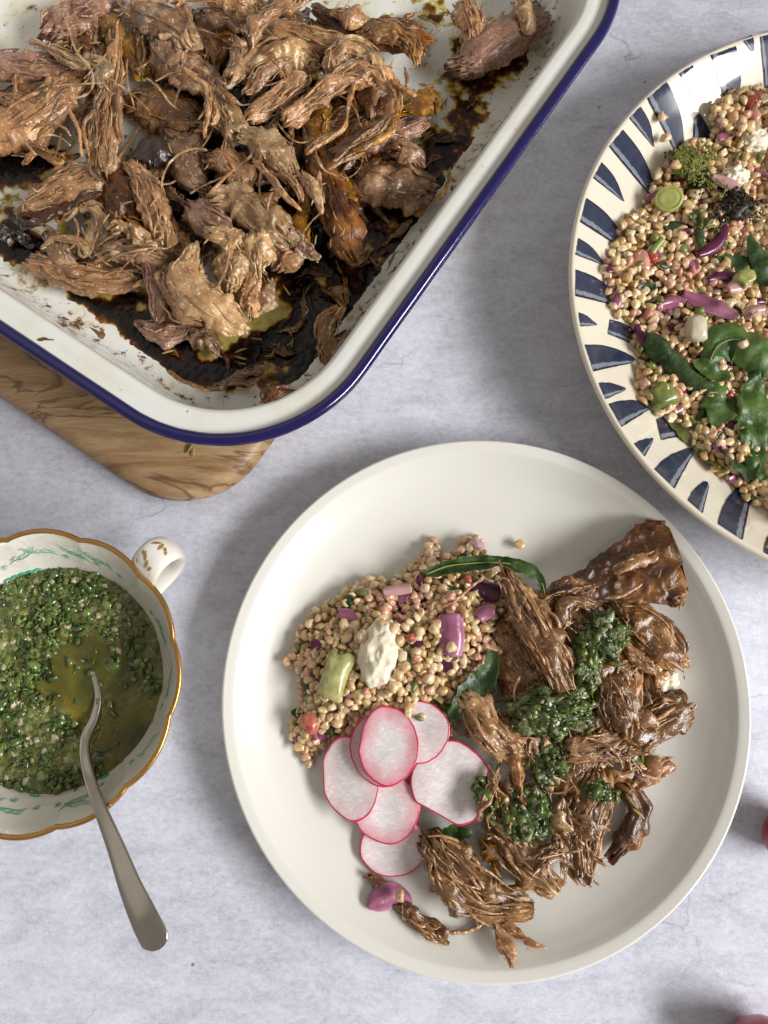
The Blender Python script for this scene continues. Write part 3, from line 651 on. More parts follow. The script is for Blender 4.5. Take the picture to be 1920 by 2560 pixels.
string('meat_strand', 'long pink strand arching left over the middle of the pile', [(450,168,6),(480,186,8),(512,215,10),(520,250,9),(516,300,8),(512,345,4)], 'pink', .054)
string('meat_strand', 'second pink strand dropping beside the arching pink one', [(520,225,6),(535,260,8),(540,295,8),(528,315,6)], 'pink', .053)
string('meat_strand', 'small bent flap of pink meat above the yellowish upright piece', [(549,214,4),(562,232,10),(580,250,12),(600,262,6)], 'pink', .053)
meat('meat_fat', 'large pale translucent fat piece upper centre, flecked with herbs', [(600,185,20),(640,160,36),(700,140,44),(760,145,40),(800,165,18)], 'fat', .040, cat='meat fat', strands=3, la=.0035, fa=.0006)
meat(A_, 'pink meat ridge lying on the large translucent fat piece', [(618,222,12),(650,195,22),(690,165,20),(715,150,10)], 'pink', .047, strands=4, la=.002)
meat(A_, 'small knuckle of meat standing above the translucent fat piece', [(582,90,9),(592,110,12),(598,140,16),(590,175,22),(570,200,18)], 'grey', .044, strands=2, la=.003)
meat(A_, 'left of the two parallel pink slabs in the upper middle', [(622,303,12),(665,278,25),(715,238,25),(765,203,14)], 'pink', .046, strands=7, fa=.00042, fray=.003)
meat(A_, 'right of the two parallel pink slabs, joined to a big loop of strands', [(718,302,16),(765,270,25),(820,228,28),(880,192,30),(930,178,26)], 'pink', .050, strands=10, fa=.00042)
meat(A_, 'big loop of stringy meat curving round a dark hollow at the right', [(930,160,20),(965,195,20),(988,240,15),(985,290,14),(950,335,16),(890,375,14),(840,410,8)], 'pink', .050, strands=12, fa=.00042, free=.6)
for lab, pts, mt in (
  ('strand hanging down the inside of the big loop', [(888,203,9),(880,240,8),(868,285,6),(862,318,4),(830,340,9),(790,362,14),(765,385,12)], 'brown'),
  ('stub of strand sticking out right of the big loop', [(975,200,7),(1005,222,8),(1040,242,9)], 'pink'),
  ('amber strand rimming the outside of the big loop', [(992,250,4),(990,300,7),(960,342,9),(915,370,9),(880,380,5)], 'amber'),
  ('thin white string bridging the hollow of the big loop', [(770,268,4),(800,258,4),(822,268,3)], 'fat'),
  ('short upright strand right of the knot of the big loop', [(1010,168,5),(1018,195,7),(1020,225,5)], 'pink'),
  ('short sliver pointing right over the black juices', [(1045,210,6),(1068,212,5),(1090,212,3)], 'brown')):
    string('meat_strand', lab, pts, mt, .054)
meat(A_, 'knot of curled meat at the top of the big loop', [(825,170,16),(840,135,22),(880,120,24),(930,140,22),(940,165,14)], 'fat', .050, strands=6, la=.003)
meat(A_, 'long red tinged meat strip running right from the thick arched strand', [(635,65,20),(700,82,30),(770,102,32),(850,118,28),(900,120,16)], 'pink', .042, strands=8, fa=.00042)
meat(A_, 'dark mahogany crust strip at the top, in front of the bare enamel', [(795,22,20),(850,60,26),(920,80,30),(1000,88,34),(1078,100,16)], 'bark', .038, strands=4, la=.002)
meat(A_, 'brown lumpy meat on the mahogany crust strip at the top', [(900,95,16),(950,85,30),(1000,95,30),(1030,125,22),(1040,150,10)], 'brown', .044, strands=6, la=.003)
meat(A_, 'small pinkish flag of meat standing up against the bare enamel at the top', [(840,32,12),(880,45,22),(920,62,14)], 'pink', .046, strands=3)
meat(A_, 'thick arched pink strand at the top edge, forked at its lower end', [(775,-25,16),(735,5,18),(690,30,17),(652,60,16),(632,95,14),(622,128,7)], 'pink', .056, strands=4, fa=.00042)
string('meat_strand', 'thin forked tip beside the thick arched strand', [(618,55,3),(628,78,5),(632,105,4),(630,120,2)], 'fat', .058)
meat(A_, 'shiny pink meat slab at the top edge, left of the thick arched strand', [(535,-10,22),(580,8,28),(625,28,26),(650,40,12)], 'pink', .046, strands=6, fa=.00042)
meat(A_, 'flat pink sliver with a pointed left end at the top edge', [(430,12,5),(470,8,10),(520,4,12),(550,0,8)], 'pink', .050, strands=2)
meat(A_, 'grey brown piece below the shiny slab at the top', [(515,32,16),(555,45,23),(600,58,22),(620,75,10)], 'grey', .042, strands=3, la=.002)
meat('meat_fat', 'orange brown jelly strip below the flat pink sliver', [(470,30,12),(505,48,22),(550,68,26),(590,92,14)], 'amber', .036, cat='meat fat', strands=1, la=.003, fa=.0003)
meat(A_, 'dark herb covered lump left of the knuckle of meat', [(470,75,20),(505,105,36),(530,135,34),(525,175,18)], 'brown', .032, strands=5, la=.004)
meat(A_, 'smooth sausage shaped meat roll at the top right, against the tray wall', [(1135,172,20),(1175,155,42),(1230,118,48),(1290,75,48),(1345,35,30)], 'purple', .034, strands=3, la=.0012, fa=.0006, hr=.75)
meat(A_, 'stacked pink flakes behind the sausage shaped roll', [(1150,5,16),(1165,40,30),(1178,80,32),(1180,105,16)], 'pink', .038, strands=6, la=.003)
meat('gristle', 'pale gristle cap at the far end of the sausage shaped roll', [(1295,15,16),(1310,30,24),(1318,55,20),(1312,78,10)], 'fat', .045, cat='gristle', strands=0, la=.003, fa=.0003)
meat(A_, 'ragged end piece at the tray wall, right of the gristle cap', [(1340,40,18),(1355,60,20),(1345,85,14),(1320,110,9)], 'purple', .030, strands=5)
meat(A_, 'grey pink meat ridge at the right of the pile, above the large dull lump', [(830,395,14),(880,370,24),(930,350,30),(990,330,30),(1055,310,20)], 'purple', .038, strands=7, la=.002)
meat('meat_fat', 'large dull fatty lump at the right against the black juices', [(900,440,28),(940,455,52),(1000,465,56),(1055,478,46),(1075,485,20)], 'grey', .033, cat='meat fat', strands=3, la=.0025, fa=.0005)
meat('meat_fat', 'small nub of fat on top of the large dull lump', [(985,372,16),(1010,375,28),(1035,395,26),(1050,415,14)], 'grey', .042, cat='meat fat', strands=1, la=.003, fa=.0004)
meat('meat_fat', 'golden fat lump between the mahogany strip and the dull lump', [(845,455,18),(862,475,28),(868,505,26),(866,530,14)], 'amber', .034, cat='meat fat', strands=1, la=.003, fa=.0004)
meat(A_, 'loose pink brown scrap stuck on the right wall near the corner', [(845,788,14),(828,805,24),(815,840,24),(802,880,20),(808,900,10)], 'brown', .034, strands=5, la=.003, smat='pink')
meat('meat_fat', 'small yellow crumb of fat in the black juices near the right wall', [(825,730,12),(842,738,19),(850,752,12)], 'amber', .027, cat='meat fat', strands=0, la=.003, fa=.0003)
meat('meat_fat', 'clear amber jelly piece at the right of the big loop', [(1010,275,18),(1045,262,30),(1075,250,24),(1085,270,10)], 'amber', .033, cat='meat fat', strands=0, la=.002, fa=.0002)
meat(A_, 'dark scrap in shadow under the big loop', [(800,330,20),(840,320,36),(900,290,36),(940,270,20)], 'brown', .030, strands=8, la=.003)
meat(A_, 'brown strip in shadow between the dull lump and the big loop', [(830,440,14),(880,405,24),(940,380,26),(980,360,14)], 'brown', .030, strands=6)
meat(A_, 'burnt nugget sitting on the flange at the rounded corner of the tray', [(662,998,10),(678,990,15),(702,984,12),(715,982,6)], 'bark', .064, strands=0, la=.0015, lump=.004, fa=.0004)
string('meat_strand', 'thin shred lying on the white wall near the rounded corner', [(413,926,4),(445,948,7),(485,965,5),(522,980,4)], 'brown', .048, )
for i, (lab, pts) in enumerate((('grey wet strip in the burnt corner, lying nearest the rounded corner', [(540,968,7),(580,960,12),(620,962,9),(650,950,4)]), ('second grey wet strip in the burnt corner, just above the lowest one', [(560,945,6),(600,938,10),(640,930,8),(665,915,4)]))):
    meat('meat_strand', lab, pts, 'grey', .026, cat='meat strand', strands=2, na=24, nt=40)
for lab, x, y, r, z in (('largest black burnt lump beside the red glazed crust', 52, 548, 20, .030), ('black burnt lump at the left edge of the tray', 22, 590, 20, .027), ('smallest black burnt lump, between the wall and the other two', 62, 598, 15, .026)):
    meat('burnt_lump', lab, [(x-r*.8, y-3, r*.6), (x, y, r), (x+r*.7, y+5, r*.6)], 'char', z, cat='burnt lump', strands=0, la=.003, lump=.004, fa=.0003, na=28, nt=28)
for lab, pts, z, mt in (('brown crumb stuck on the lower left wall of the tray', [(244,832,5),(254,838,8),(264,843,4)], .052, 'amber'),
   ('small crumb on the white flange near the left edge', [(92,849,4),(101,848,5),(111,849,3)], .0655, 'brown'),
   ('small crumb on the inner shoulder above the left flange', [(157,810,3),(163,813,5),(171,815,3)], .062, 'brown'),
   ('orange brown smear of skin on the right wall of the tray', [(1132,428,2),(1118,455,5),(1105,480,8),(1092,492,3)], .047, 'amber'),
   ('tiny crumb beside the smear on the right wall', [(1128,470,2),(1134,472,4),(1137,480,3)], .058, 'amber'),
   ('dark short scrap on the right wall below the smear', [(968,668,3),(978,655,3),(990,638,3)], .052, 'brown'),
   ('orange crumb on the right wall near the stuck scrap', [(858,838,5),(864,836,6),(870,834,4)], .055, 'amber')):
    meat('meat_crumb', lab, pts, mt, z, cat='meat crumb', strands=0, la=.0006, lump=.003, fa=.0002, na=14, nt=18, hr=.4)
# low scraps wedged between the big pieces
heap = [(-40,110),(60,120),(330,20),(700,10),(900,120),(980,260),(960,400),(900,560),(760,640),(640,740),(450,760),(200,660),(90,600),(150,430),(60,380),(-40,400)]
k = 0; tries = 0
while k < 135 and tries < 6000:
    tries += 1; x, y = rng.uniform(-40, 1000), rng.uniform(0, 780)
    if not inpoly((x, y), heap): continue
    if math.hypot(x-330, y-215) < 75 or math.hypot(x-320, y-320) < 70: continue
    a = rng.uniform(0, 6.28); l = rng.uniform(25, 65); h = rng.uniform(8, 28); bnd = rng.normal(0, 10, 2)
    pts = [(x-l*math.cos(a), y-l*math.sin(a), h*.5), (x+bnd[0], y+bnd[1], h), (x+l*math.cos(a), y+l*math.sin(a), h*.5)]
    meat('meat_scrap', 'small brown meat scrap wedged low between the larger pieces in the roasting tray', pts, ['brown','pink','brown','bark','grey','brown','amber'][k % 7], rng.uniform(.025, .036), cat='meat scrap', strands=3, na=26, nt=40, free=.7, group='low meat scraps in the roasting tray')
    k += 1

for k, (x, y) in enumerate(((930,640),(985,590),(1040,520),(1090,440),(1010,300),(1120,350),(1080,400),(860,690),(780,690),(760,760),(840,850),(730,820),(640,920),(700,880),(960,520),(1180,250),(1060,130),(1020,60),(420,870),(390,810),(560,900),(900,590))):
    a = rng.uniform(0, 6.28); l = rng.uniform(14, 34); h = rng.uniform(5, 11); bnd = rng.normal(0, 7, 2)
    meat('burnt_scrap', 'dark wet scrap of onion or meat lying in the burnt juices along the tray wall', [(x-l*math.cos(a), y-l*math.sin(a), h*.5), (x+bnd[0], y+bnd[1], h), (x+l*math.cos(a), y+l*math.sin(a), h*.5)], ['bark','brown','amber','bark','grey'][k % 5], .0228, cat='burnt scrap', strands=1, na=20, nt=30, hr=.4, group='burnt scraps in the roasting tray')
# rosemary needles
def needle_mesh():
    V, Q, T, uv = sweep([(-.5,0,0),(0,.03,.02),(.5,0,0)], [.05,.085,.04], [.04,.07,.03], 6, 7, 2., te=(.6,.6)); return V, Q, T
V, Q, T = needle_mesh()
needle0 = mk('rosemary_needle', V, Q, T, M_rose, origin=(0, 0, 0)); used = [0]
def needle(x, y, z, ang, ln, label, group):
    p = P(x, y, z); o = needle0 if not used[0] else dup(needle0, p)
    used[0] += 1
    o.location = p; o.rotation_euler = (rng.normal(0, .2), rng.normal(0, .15), ang); o.scale = (ln, ln, ln)
    tag(o, label, 'rosemary', group)
NL = 'dry straw coloured rosemary needle scattered over the roast meat and juices in the tray'
NG = 'rosemary needles in the roasting tray'
spots = [(215,118,.046,4),(200,115,.046,2),(313,525,.045,2),(280,530,.044,2),(545,552,.052,1),(855,575,.049,3),(845,565,.049,2),(820,455,.05,2),(690,735,.03,2),(700,865,.024,4),(730,850,.024,3),(650,880,.024,2),(1150,15,.034,6),(1200,10,.034,5),(1050,65,.026,3),(1110,45,.028,3),(1000,480,.044,1),(870,555,.049,1),(435,370,.046,2),(640,175,.048,2),(780,150,.046,1),(560,830,.026,2),(930,640,.024,3),(25,350,.036,2),(15,180,.046,2),(1070,340,.024,3),(810,620,.046,2),(1130,270,.024,3),(420,865,.024,2),(600,905,.024,3),(520,600,.05,1)]
for x, y, z, n in spots:
    for i in range(n):
        needle(x+rng.normal(0, 14)*(n > 1), y+rng.normal(0, 12)*(n > 1), z+.001, rng.uniform(0, 3.14), rng.uniform(.0045, .0085), NL, NG)
needle(478, 1118, .0195, 1.0, .009, 'pale rosemary needle lying on the wooden board below the tray corner', None)
needle(485, 1128, .0195, 1.4, .007, 'brown rosemary bit beside the pale needle on the wooden board', None)

def wander(n, box, poly, zr, label, group, mats, wr, lr, hole=()):
    k = 0; tries = 0
    while k < n and tries < 4000:
        tries += 1; x, y = rng.uniform(box[0], box[1]), rng.uniform(box[2], box[3])
        if not inpoly((x, y), poly): continue
        a = rng.uniform(0, 6.28); tot = rng.uniform(*lr); m_ = 6; st = tot/m_; w0 = rng.uniform(*wr); z = rng.uniform(*zr); tw = rng.normal(0, .18); pts = []
        for i in range(m_+1):
            pts.append((x, y, w0*(.8+.5*rng.random()), z+.003*math.sin(i*.9+k)+rng.normal(0, .0008))); tw += rng.normal(0, .14); a += tw*.6; x += st*math.cos(a); y += st*math.sin(a)
        if not inpoly((x, y), poly): continue
        C, W = ctrl(pts)
        V, Q, T, uv = sweep(C, W, W*rng.uniform(.4, .8), 10, 44, k*1.7+x, fw=.0007, fa=.0002, la=.0004, lump=.004, te=(3, 3), rag=.3)
        o = mk('meat_strand', V, Q, T, MT[mats[k % len(mats)]], uv=uv); tag(o, label, 'meat strand', group); k += 1
wander(60, (0, 1010, 0, 820), heap, (.040, .053), 'loose curling string of pulled meat lying across the pile in the roasting tray', 'loose meat strings in the roasting tray', ('pink', 'fat', 'pink', 'purple', 'brown'), (1.1, 3.4), (70, 180))
# ------------------------------------------------------------------ dinner plate
def lathe(prof, cx, cy, n=128, rf=None, sm=4):
    pr = np.array(prof, float)
    D = catmull(pr, len(pr)*sm) if sm > 1 else pr
    a = np.linspace(0, 2*np.pi, n, endpoint=False); rings = []
    for r, z in D:
        f = rf(a, r, z) if rf else (1.0, 0.0)
        rr_ = np.maximum(r, 1e-5)*f[0]
        rings.append(np.c_[cx+rr_*np.cos(a), cy+rr_*np.sin(a), z+f[1]+0*a])
    V = np.concatenate(rings); return V, gridQ(len(rings), n)
V, Q = lathe(pp, *PC, n=160)
plate = mk('dinner_plate', V, Q, None, M_plate); tag(plate, 'round cream dinner plate holding grain salad, radish slices and pulled meat', 'plate')

# ------------------------------------------------------------------ striped serving dish
DZ = .042
dl = [(1425,677),(1430,599),(1456,483),(1494,385),(1525,332),(1588,266),(1651,213),(1713,169),(1776,130),(1839,102),(1917,77),(1431,763),(1447,853),(1478,944),(1519,1034),(1574,1117),(1635,1193),(1707,1262),(1780,1320),(1834,1356),(1906,1392)]
qd = np.array([P(x, y, DZ)[:2] for x, y in dl]); s_ = np.linalg.lstsq(np.c_[2*qd, np.ones(len(qd))], (qd**2).sum(1), rcond=None)[0]
DC = s_[:2]; DR = math.sqrt(s_[2]+s_[0]**2+s_[1]**2)
dpi = [(0, .0085), (.30, .0085), (.50, .0090), (.62, .0112), (.72, .0165), (.82, .0245), (.90, .0325), (.955, .0390), (.975, .0414), (.985, .0424)]
dp = [(a*DR, z) for a, z in dpi]+[(.993*DR, .0426), (DR, .0415), (.998*DR, .0398), (.96*DR, .0345), (.85*DR, .0215), (.70*DR, .0085), (.56*DR, .0012), (.52*DR, .0003), (.49*DR, .0008), (.48*DR, .004), (0, .004)]
def dish_z(r): return float(np.interp(r, [a*DR for a, _ in dpi], [b_ for _, b_ in dpi])) if r < .985*DR else (.0424 if r < .995*DR else -1)
V, Q = lathe(dp, *DC, n=200)
dish = mk('serving_dish', V, Q, None, M_dish); tag(dish, 'large ivory serving dish with navy brushed stripes, full of grain salad', 'serving dish')
def z7(x, y): return (1400+x/3.19, 50+y/3.19)
def z8(x, y): return (1400+x/2.765, 600+y/2.765)
# (upper outer corner, lower outer corner, upper inner, lower inner)
stripes = [
 (z7,(1660,80),(1590,100),(1700,620),(1640,600)), (z7,(1530,120),(1445,152),(1545,215),(1520,245)), (z7,(1390,180),(1190,258),(1425,600),(1300,610)), (z7,(1050,345),(935,412),(1090,605),(1070,622)),
 (z7,(850,490),(690,628),(985,1080),(925,1065)), (z7,(1110,745),(1070,780),(1215,1010),(1060,940)), (z7,(640,690),(550,785),(745,985),(738,1005)), (z7,(500,875),(388,1012),(775,1430),(745,1435)), (z7,(330,1135),(263,1262),(500,1420),(496,1442)),
 (z7,(210,1420),(158,1612),(520,1770),(470,1810)), (z7,(145,1740),(120,1872),(340,1930),(330,1952)), (z8,(105,205),(105,390),(400,390),(370,450)),
 (z8,(125,500),(140,600),(225,560),(245,592)), (z8,(345,550),(330,650),(600,690),(560,745)), (z8,(170,725),(230,912),(500,805),(500,850)), (z8,(265,990),(312,1102),(430,1015),(442,1045)), (z8,(335,1135),(425,1295),(610,1125),(638,1160)),
 (z8,(665,1240),(700,1385),(900,1200),(900,1350)), (z8,(510,1410),(585,1500),(620,1372),(640,1395)), (z8,(650,1585),(790,1720),(880,1440),(925,1470)), (z8,(880,1800),(985,1892),(990,1672),(1028,1705)), (z8,(1090,1965),(1260,2076),(1215,1715),(1320,1780)), (z8,(1405,2160),(1500,2215),(1480,1990),(1560,2010))]
for f, a, b_, c_, d_ in stripes:
    a, b_, c_, d_ = (np.array(f(*q)) for q in (a, b_, c_, d_))
    nu, nv = 13, 15; V = []; UV = []
    bow = np.linalg.norm(c_-a)*.10
    for i in range(nv):
        t = i/(nv-1)
        for j in range(nu):
            u = j/(nu-1)
            e1 = a+(c_-a)*t; e2 = b_+(d_-b_)*t
            q = e1+(e2-e1)*u
            ax = (c_+d_-a-b_); pr_ = np.array([ax[1], -ax[0]])/(np.linalg.norm(ax)+1e-6)
            q = q+pr_*bow*math.sin(math.pi*t)*(1-u)*np.sign(np.dot(pr_, a-b_))*.8
            if i == nv-1: q = q+ax/np.linalg.norm(ax)*6*(math.sin(math.pi*u))
            wob = 1.3*pn(q[0]*.12, q[1]*.12, 4.4)
            w3 = on_profile(q[0]+wob, q[1]+wob, *DC, dish_z)
            r = math.hypot(w3[0]-DC[0], w3[1]-DC[1]); sl = (dish_z(r+.001)-dish_z(max(r-.001, 0)))/.002 if r < .97*DR else .6
            rad = np.array([(w3[0]-DC[0])/r, (w3[1]-DC[1])/r]); nv_ = np.array([-sl*rad[0], -sl*rad[1], 1]); nv_ /= np.linalg.norm(nv_)
            V.append(w3+nv_*.00035); UV.append((u, t))
    mk('painted_stripe', np.array(V), gridQ(nv, nu, wrap=False)[:, ::1], None, M_stripe, parent=dish, uv=UV)

# ------------------------------------------------------------------ grains
def ico(sub=2):
    import bmesh
    bm = bmesh.new(); bmesh.ops.create_icosphere(bm, subdivisions=sub, radius=1); V = np.array([v.co[:] for v in bm.verts]); T = np.array([[v.index for v in f.verts] for f in bm.faces]); bm.free(); return V, T
IV, IT = ico(2); IV3, IT3 = ico(3); IV4, IT4 = ico(5)
def grain_proto(k):
    g = np.random.default_rng(k+50); V = IV.copy()
    V *= [.54*g.uniform(.85, 1.15), .40*g.uniform(.85, 1.15), .36*g.uniform(.85, 1.1)]
    for _ in range(g.integers(2, 5)):                       # cut and cracked faces
        d = g.normal(0, 1, 3); d /= np.linalg.norm(d); h = g.uniform(.24, .36)
        e = V@d; V -= np.outer(np.maximum(e-h, 0)*.9, d)
    if k % 3 != 2:                                          # the crease of a wheat grain
        m = V[:, 2] > -.05; V[m, 2] -= .15*np.exp(-(V[m, 1]/.08)**2)
    V[:, 2] += .3*V[:, 0]**2*g.choice([-1, 1]); V += .16*np.stack([pn(V[:, 0]*2.8+k, V[:, 1]*2.8, V[:, 2]*2.8+i*9) for i in range(3)], -1)
    return V
protos = [grain_proto(k) for k in range(14)]; gmesh = []
for k, V in enumerate(protos):
    o = mk('grain_shape', V, None, IT, M_grain, origin=(0, 0, 0)); gmesh.append(o.data); bpy.data.objects.remove(o)
def rotm(a, b_, c_):
    ca, sa, cb, sb, cc, s3 = math.cos(a), math.sin(a), math.cos(b_), math.sin(b_), math.cos(c_), math.sin(c_)
    return np.array([[cc,-s3,0],[s3,cc,0],[0,0,1]])@np.array([[cb,0,sb],[0,1,0],[-sb,0,cb]])@np.array([[1,0,0],[0,ca,-sa],[0,sa,ca]])
def scatter(poly, mind, n, hf):
    poly = np.array(poly, float); lo, hi = poly.min(0), poly.max(0); pts = []; cell = {}
    for _ in range(n):
        x, y = rng.uniform(lo[0], hi[0]), rng.uniform(lo[1], hi[1])
        if not inpoly((x, y), poly): continue
        ci = (int(x//mind), int(y//mind)); bad = False
        for i in (-1, 0, 1):
            for j in (-1, 0, 1):
                for q in cell.get((ci[0]+i, ci[1]+j), ()):
                    if (q[0]-x)**2+(q[1]-y)**2 < mind*mind: bad = True
        if bad: continue
        cell.setdefault(ci, []).append((x, y)); pts.append((x, y))
    return pts
def heap_grains(poly, hz, n_ind, label, group, stuffname, stufflabel, blockers, mind=14.5, size=(.0046, .0070)):
    top = scatter(poly, mind, 22000, hz); low = scatter(poly, mind, 9000, hz); low2 = scatter(poly, mind*1.15, 6000, hz)
    acc = Acc(); cnt = 0
    order = list(range(len(top))); rng.shuffle(order)
    for i in order:
        x, y = top[i]; z = hz(x, y)+rng.uniform(-.0022, .0022); s = rng.uniform(*size); k = int(rng.integers(0, 14))
        rot = (rng.normal(0, .5), rng.normal(0, .5), rng.uniform(0, 6.28))
        free = all(((x-bx)/brx)**2+((y-by)/bry)**2 > 1 for bx, by, brx, bry in blockers) and -10 < x < 1912
        if cnt < n_ind and free:
            o = bpy.data.objects.new('wheat_grain', gmesh[k]); COL.objects.link(o); o.location = P(x, y, z); o.rotation_euler = rot; o.scale = (s,)*3
            tag(o, label, 'grain', group); cnt += 1
        else: acc.add(protos[k]*s@rotm(*rot).T+P(x, y, z), None, IT)
    for lay, dz in ((low, .0042), (low2, .0085)):
        for x, y in lay:
            z = hz(x, y)-dz+rng.uniform(-.001, .001)
            if z < .0055+.0*dz: 
                if dz > .005: continue
                z = max(z, .0065)
            s = rng.uniform(*size); k = int(rng.integers(0, 14))
            acc.add(protos[k]*s@rotm(rng.uniform(0, 6), rng.uniform(0, 6), rng.uniform(0, 6)).T+P(x, y, z), None, IT)
    o = acc.mk(stuffname, M_grain); tag(o, stufflabel, 'grains', kind='stuff')
PP = [(712,1660),(735,1625),(748,1570),(800,1520),(850,1490),(885,1465),(930,1445),(985,1452),(1030,1415),(1062,1385),(1075,1350),(1092,1350),(1098,1395),(1140,1375),(1160,1345),(1190,1342),(1212,1372),(1215,1410),(1262,1440),(1300,1500),(1290,1600),(1250,1700),(1200,1760),(1140,1800),(1120,1880),(1000,1890),(900,1850),(820,1850),(790,1880),(772,1915),(752,1880),(735,1840),(728,1800),(760,1765),(750,1690)]
def hz_plate(x, y):
    d = pdist(np.array([x, y]), PP); p = P(x, y, .01); base = plate_z(math.hypot(p[0]-PC[0], p[1]-PC[1]))
    return max(base, .0042)+.0030+.0185*(1-math.exp(-d/75.))+(.0035*float(pn(x*.02, y*.02, 1.))+.002*float(pn(x*.05, y*.05, 2.)))*min(1, d/40)
blk = [(950,1635,75,90),(845,1670,55,80),(1130,1590,40,70),(972,1862,80,100),(1048,1826,80,80),(1200,1420,150,30),(1190,1730,70,60),(785,1750,35,75),(1290,1560,60,150),(1225,1480,60,45)]
heap_grains(PP, hz_plate, 150, 'plump cooked wheat grain on top of the salad heap on the cream dinner plate', 'grains on the dinner plate', 'cooked_wheat', 'cooked wheat grains heaped on the cream dinner plate', blk)
DP = [(1960,215),(1910,218),(1870,222),(1815,238),(1780,270),(1775,300),(1790,330),(1765,350),(1712,352),(1690,395),(1640,430),(1630,470),(1600,520),(1560,545),(1548,580),(1540,610),(1520,640),(1502,672),(1520,740),(1545,785),(1590,800),(1585,850),(1598,905),(1592,960),(1600,1000),(1640,1030),(1690,1052),(1722,1090),(1750,1130),(1800,1190),(1835,1205),(1862,1240),(1900,1265),(1960,1310),(2050,1300),(2050,200)]
def hz_dish(x, y):
    d = pdist(np.array([x, y]), DP[:-2]) if x < 1960 else 300; p = P(x, y, .02); base = dish_z(math.hypot(p[0]-DC[0], p[1]-DC[1]))
    return base+.003+.017*(1-math.exp(-d/90.))+.0035*float(pn(x*.014, y*.014, 5.))*min(1, d/60)
blk2 = [(1700,900,100,80),(1860,870,90,70),(1722,400,65,65),(1673,495,40,40),(1838,520,60,85),(1885,1080,50,130),(1790,1020,60,60),(1790,1120,70,50),(1740,824,34,40)]
DP2 = [(x, y) for x, y in DP[:-2]]+[(1975, 1310), (1975, 200)]
heap_grains(DP2, hz_dish, 150, 'plump cooked wheat grain on top of the salad in the striped serving dish', 'grains in the serving dish', 'cooked_wheat', 'cooked wheat grains filling the striped serving dish', blk2, mind=15.5, size=(.0048, .0074))
def lone_grain(x, y, z, label):
    o = bpy.data.objects.new('wheat_grain', gmesh[int(rng.integers(0, 14))]); COL.objects.link(o); o.location = P(x, y, z); o.rotation_euler = (.2, .1, rng.uniform(0, 6)); o.scale = (.0068,)*3
    tag(o, label, 'grain')
lone_grain(1297, 1362, .0078, 'single grain lying alone on the bare plate above the salad')
lone_grain(1657, 290, .0385, 'upper of two loose grains stuck on a navy stripe of the dish')
lone_grain(1664, 345, .0345, 'lower of two loose grains stuck on a navy stripe of the dish')
for x, y, s in ((1128,1620,'red onion square'), (1000,2238,'purple onion wedge at the bottom of the plate')): lone_grain(x, y, .030 if y < 2000 else .0195, 'grain sitting on the '+s)
lone_grain(1640,1672,.020,'grain stuck on top of the cheese crumb at the right of the plate'); lone_grain(1662,1690,.019,'grain stuck on the right flank of the cheese crumb'); lone_grain(1650,1720,.016,'grain stuck on the foot of the cheese crumb')
for i, (x, y) in enumerate(((985,1575),(1000,1600),(1005,1640),(995,1690),(960,1560),(905,1590),(985,1720),(1010,1665))): lone_grain(x, y, .0285, 'grain clinging to the rim of the largest cheese chunk, '+('upper right side','right shoulder','right flank','lower right flank','top end','upper left side','bottom right end','right edge, low down')[i])
lone_grain(1195,1842,.017,'grain curled beside the pulled meat and the white radish slice')
for i, (x, y, z, s) in enumerate(((1822,758,.032,'the left half of the broad spinach leaf in the dish'),(1890,792,.032,'the right half of the broad spinach leaf in the dish'),(1858,860,.031,'the lower edge of the broad spinach leaf in the dish'),(1690,415,.033,'the charred broccoli floret in the dish'),(1706,590,.03,'the frilly olive leaf in the dish'))):
    lone_grain(x, y, z+.004, 'grain resting on '+s)

# ------------------------------------------------------------------ salad pieces
def sheet(name, label, pts, z, mat, cat, th=.00032, cup=0., wave=.0030, ws=.013, roll=0., na=30, nt=44, la=0., te=(.9, .9), group=None, rib=None):
    seedc[0] += 1; C, W = ctrl(pts, z)
    V, Q, T, uv = sweep(C, W, np.full(len(W), th), na, nt, seedc[0]*1.1, warp=.0022 if cat == 'spinach leaf' else .0007, rag=.3 if cat == 'spinach leaf' else .05, cup=cup, wave=wave, ws=ws, roll=roll, la=la, lump=.006, te=te, ex=2.2)
    o = mk(name, V, Q, T, mat, uv=uv); tag(o, label, cat, group)
    if rib:
        C2 = C.copy(); C2[:, 2] += th+.0004
        V, Q, T, uv = sweep(C2, np.full(len(W), .00035), np.full(len(W), .0005), 8, 30, 1.)
        mk('leaf_rib', V, Q, T, rib, parent=o, uv=uv)
    return o
def lump(name, label, x, y, rx, ry, rz, z, mat, cat, amp=.25, fr=1.6, rot=0., box=0., group=None, seed=None, parent=None, sub=3):
    seedc[0] += 1; sd = seed or seedc[0]*2.3; V = {2: IV, 3: IV3, 4: IV4}[sub].copy(); T = {2: IT, 3: IT3, 4: IT4}[sub]
    if box:
        mx = np.abs(V).max(1)[:, None]; V = V*(1-box)+V/mx*box*.85
    d = fbm(V[:, 0]*fr+sd, V[:, 1]*fr, V[:, 2]*fr, 4); V = V*(1+amp*d)[:, None]
    s = mpp(x, y, z); V = V*[rx*s, ry*s, rz]; c_, s2 = math.cos(rot), math.sin(rot)
    V = V@np.array([[c_, s2, 0], [-s2, c_, 0], [0, 0, 1]])+P(x, y, z)
    o = mk(name, V, None, T, mat, parent=parent)
    if parent is None: tag(o, label, cat, group)
    return o
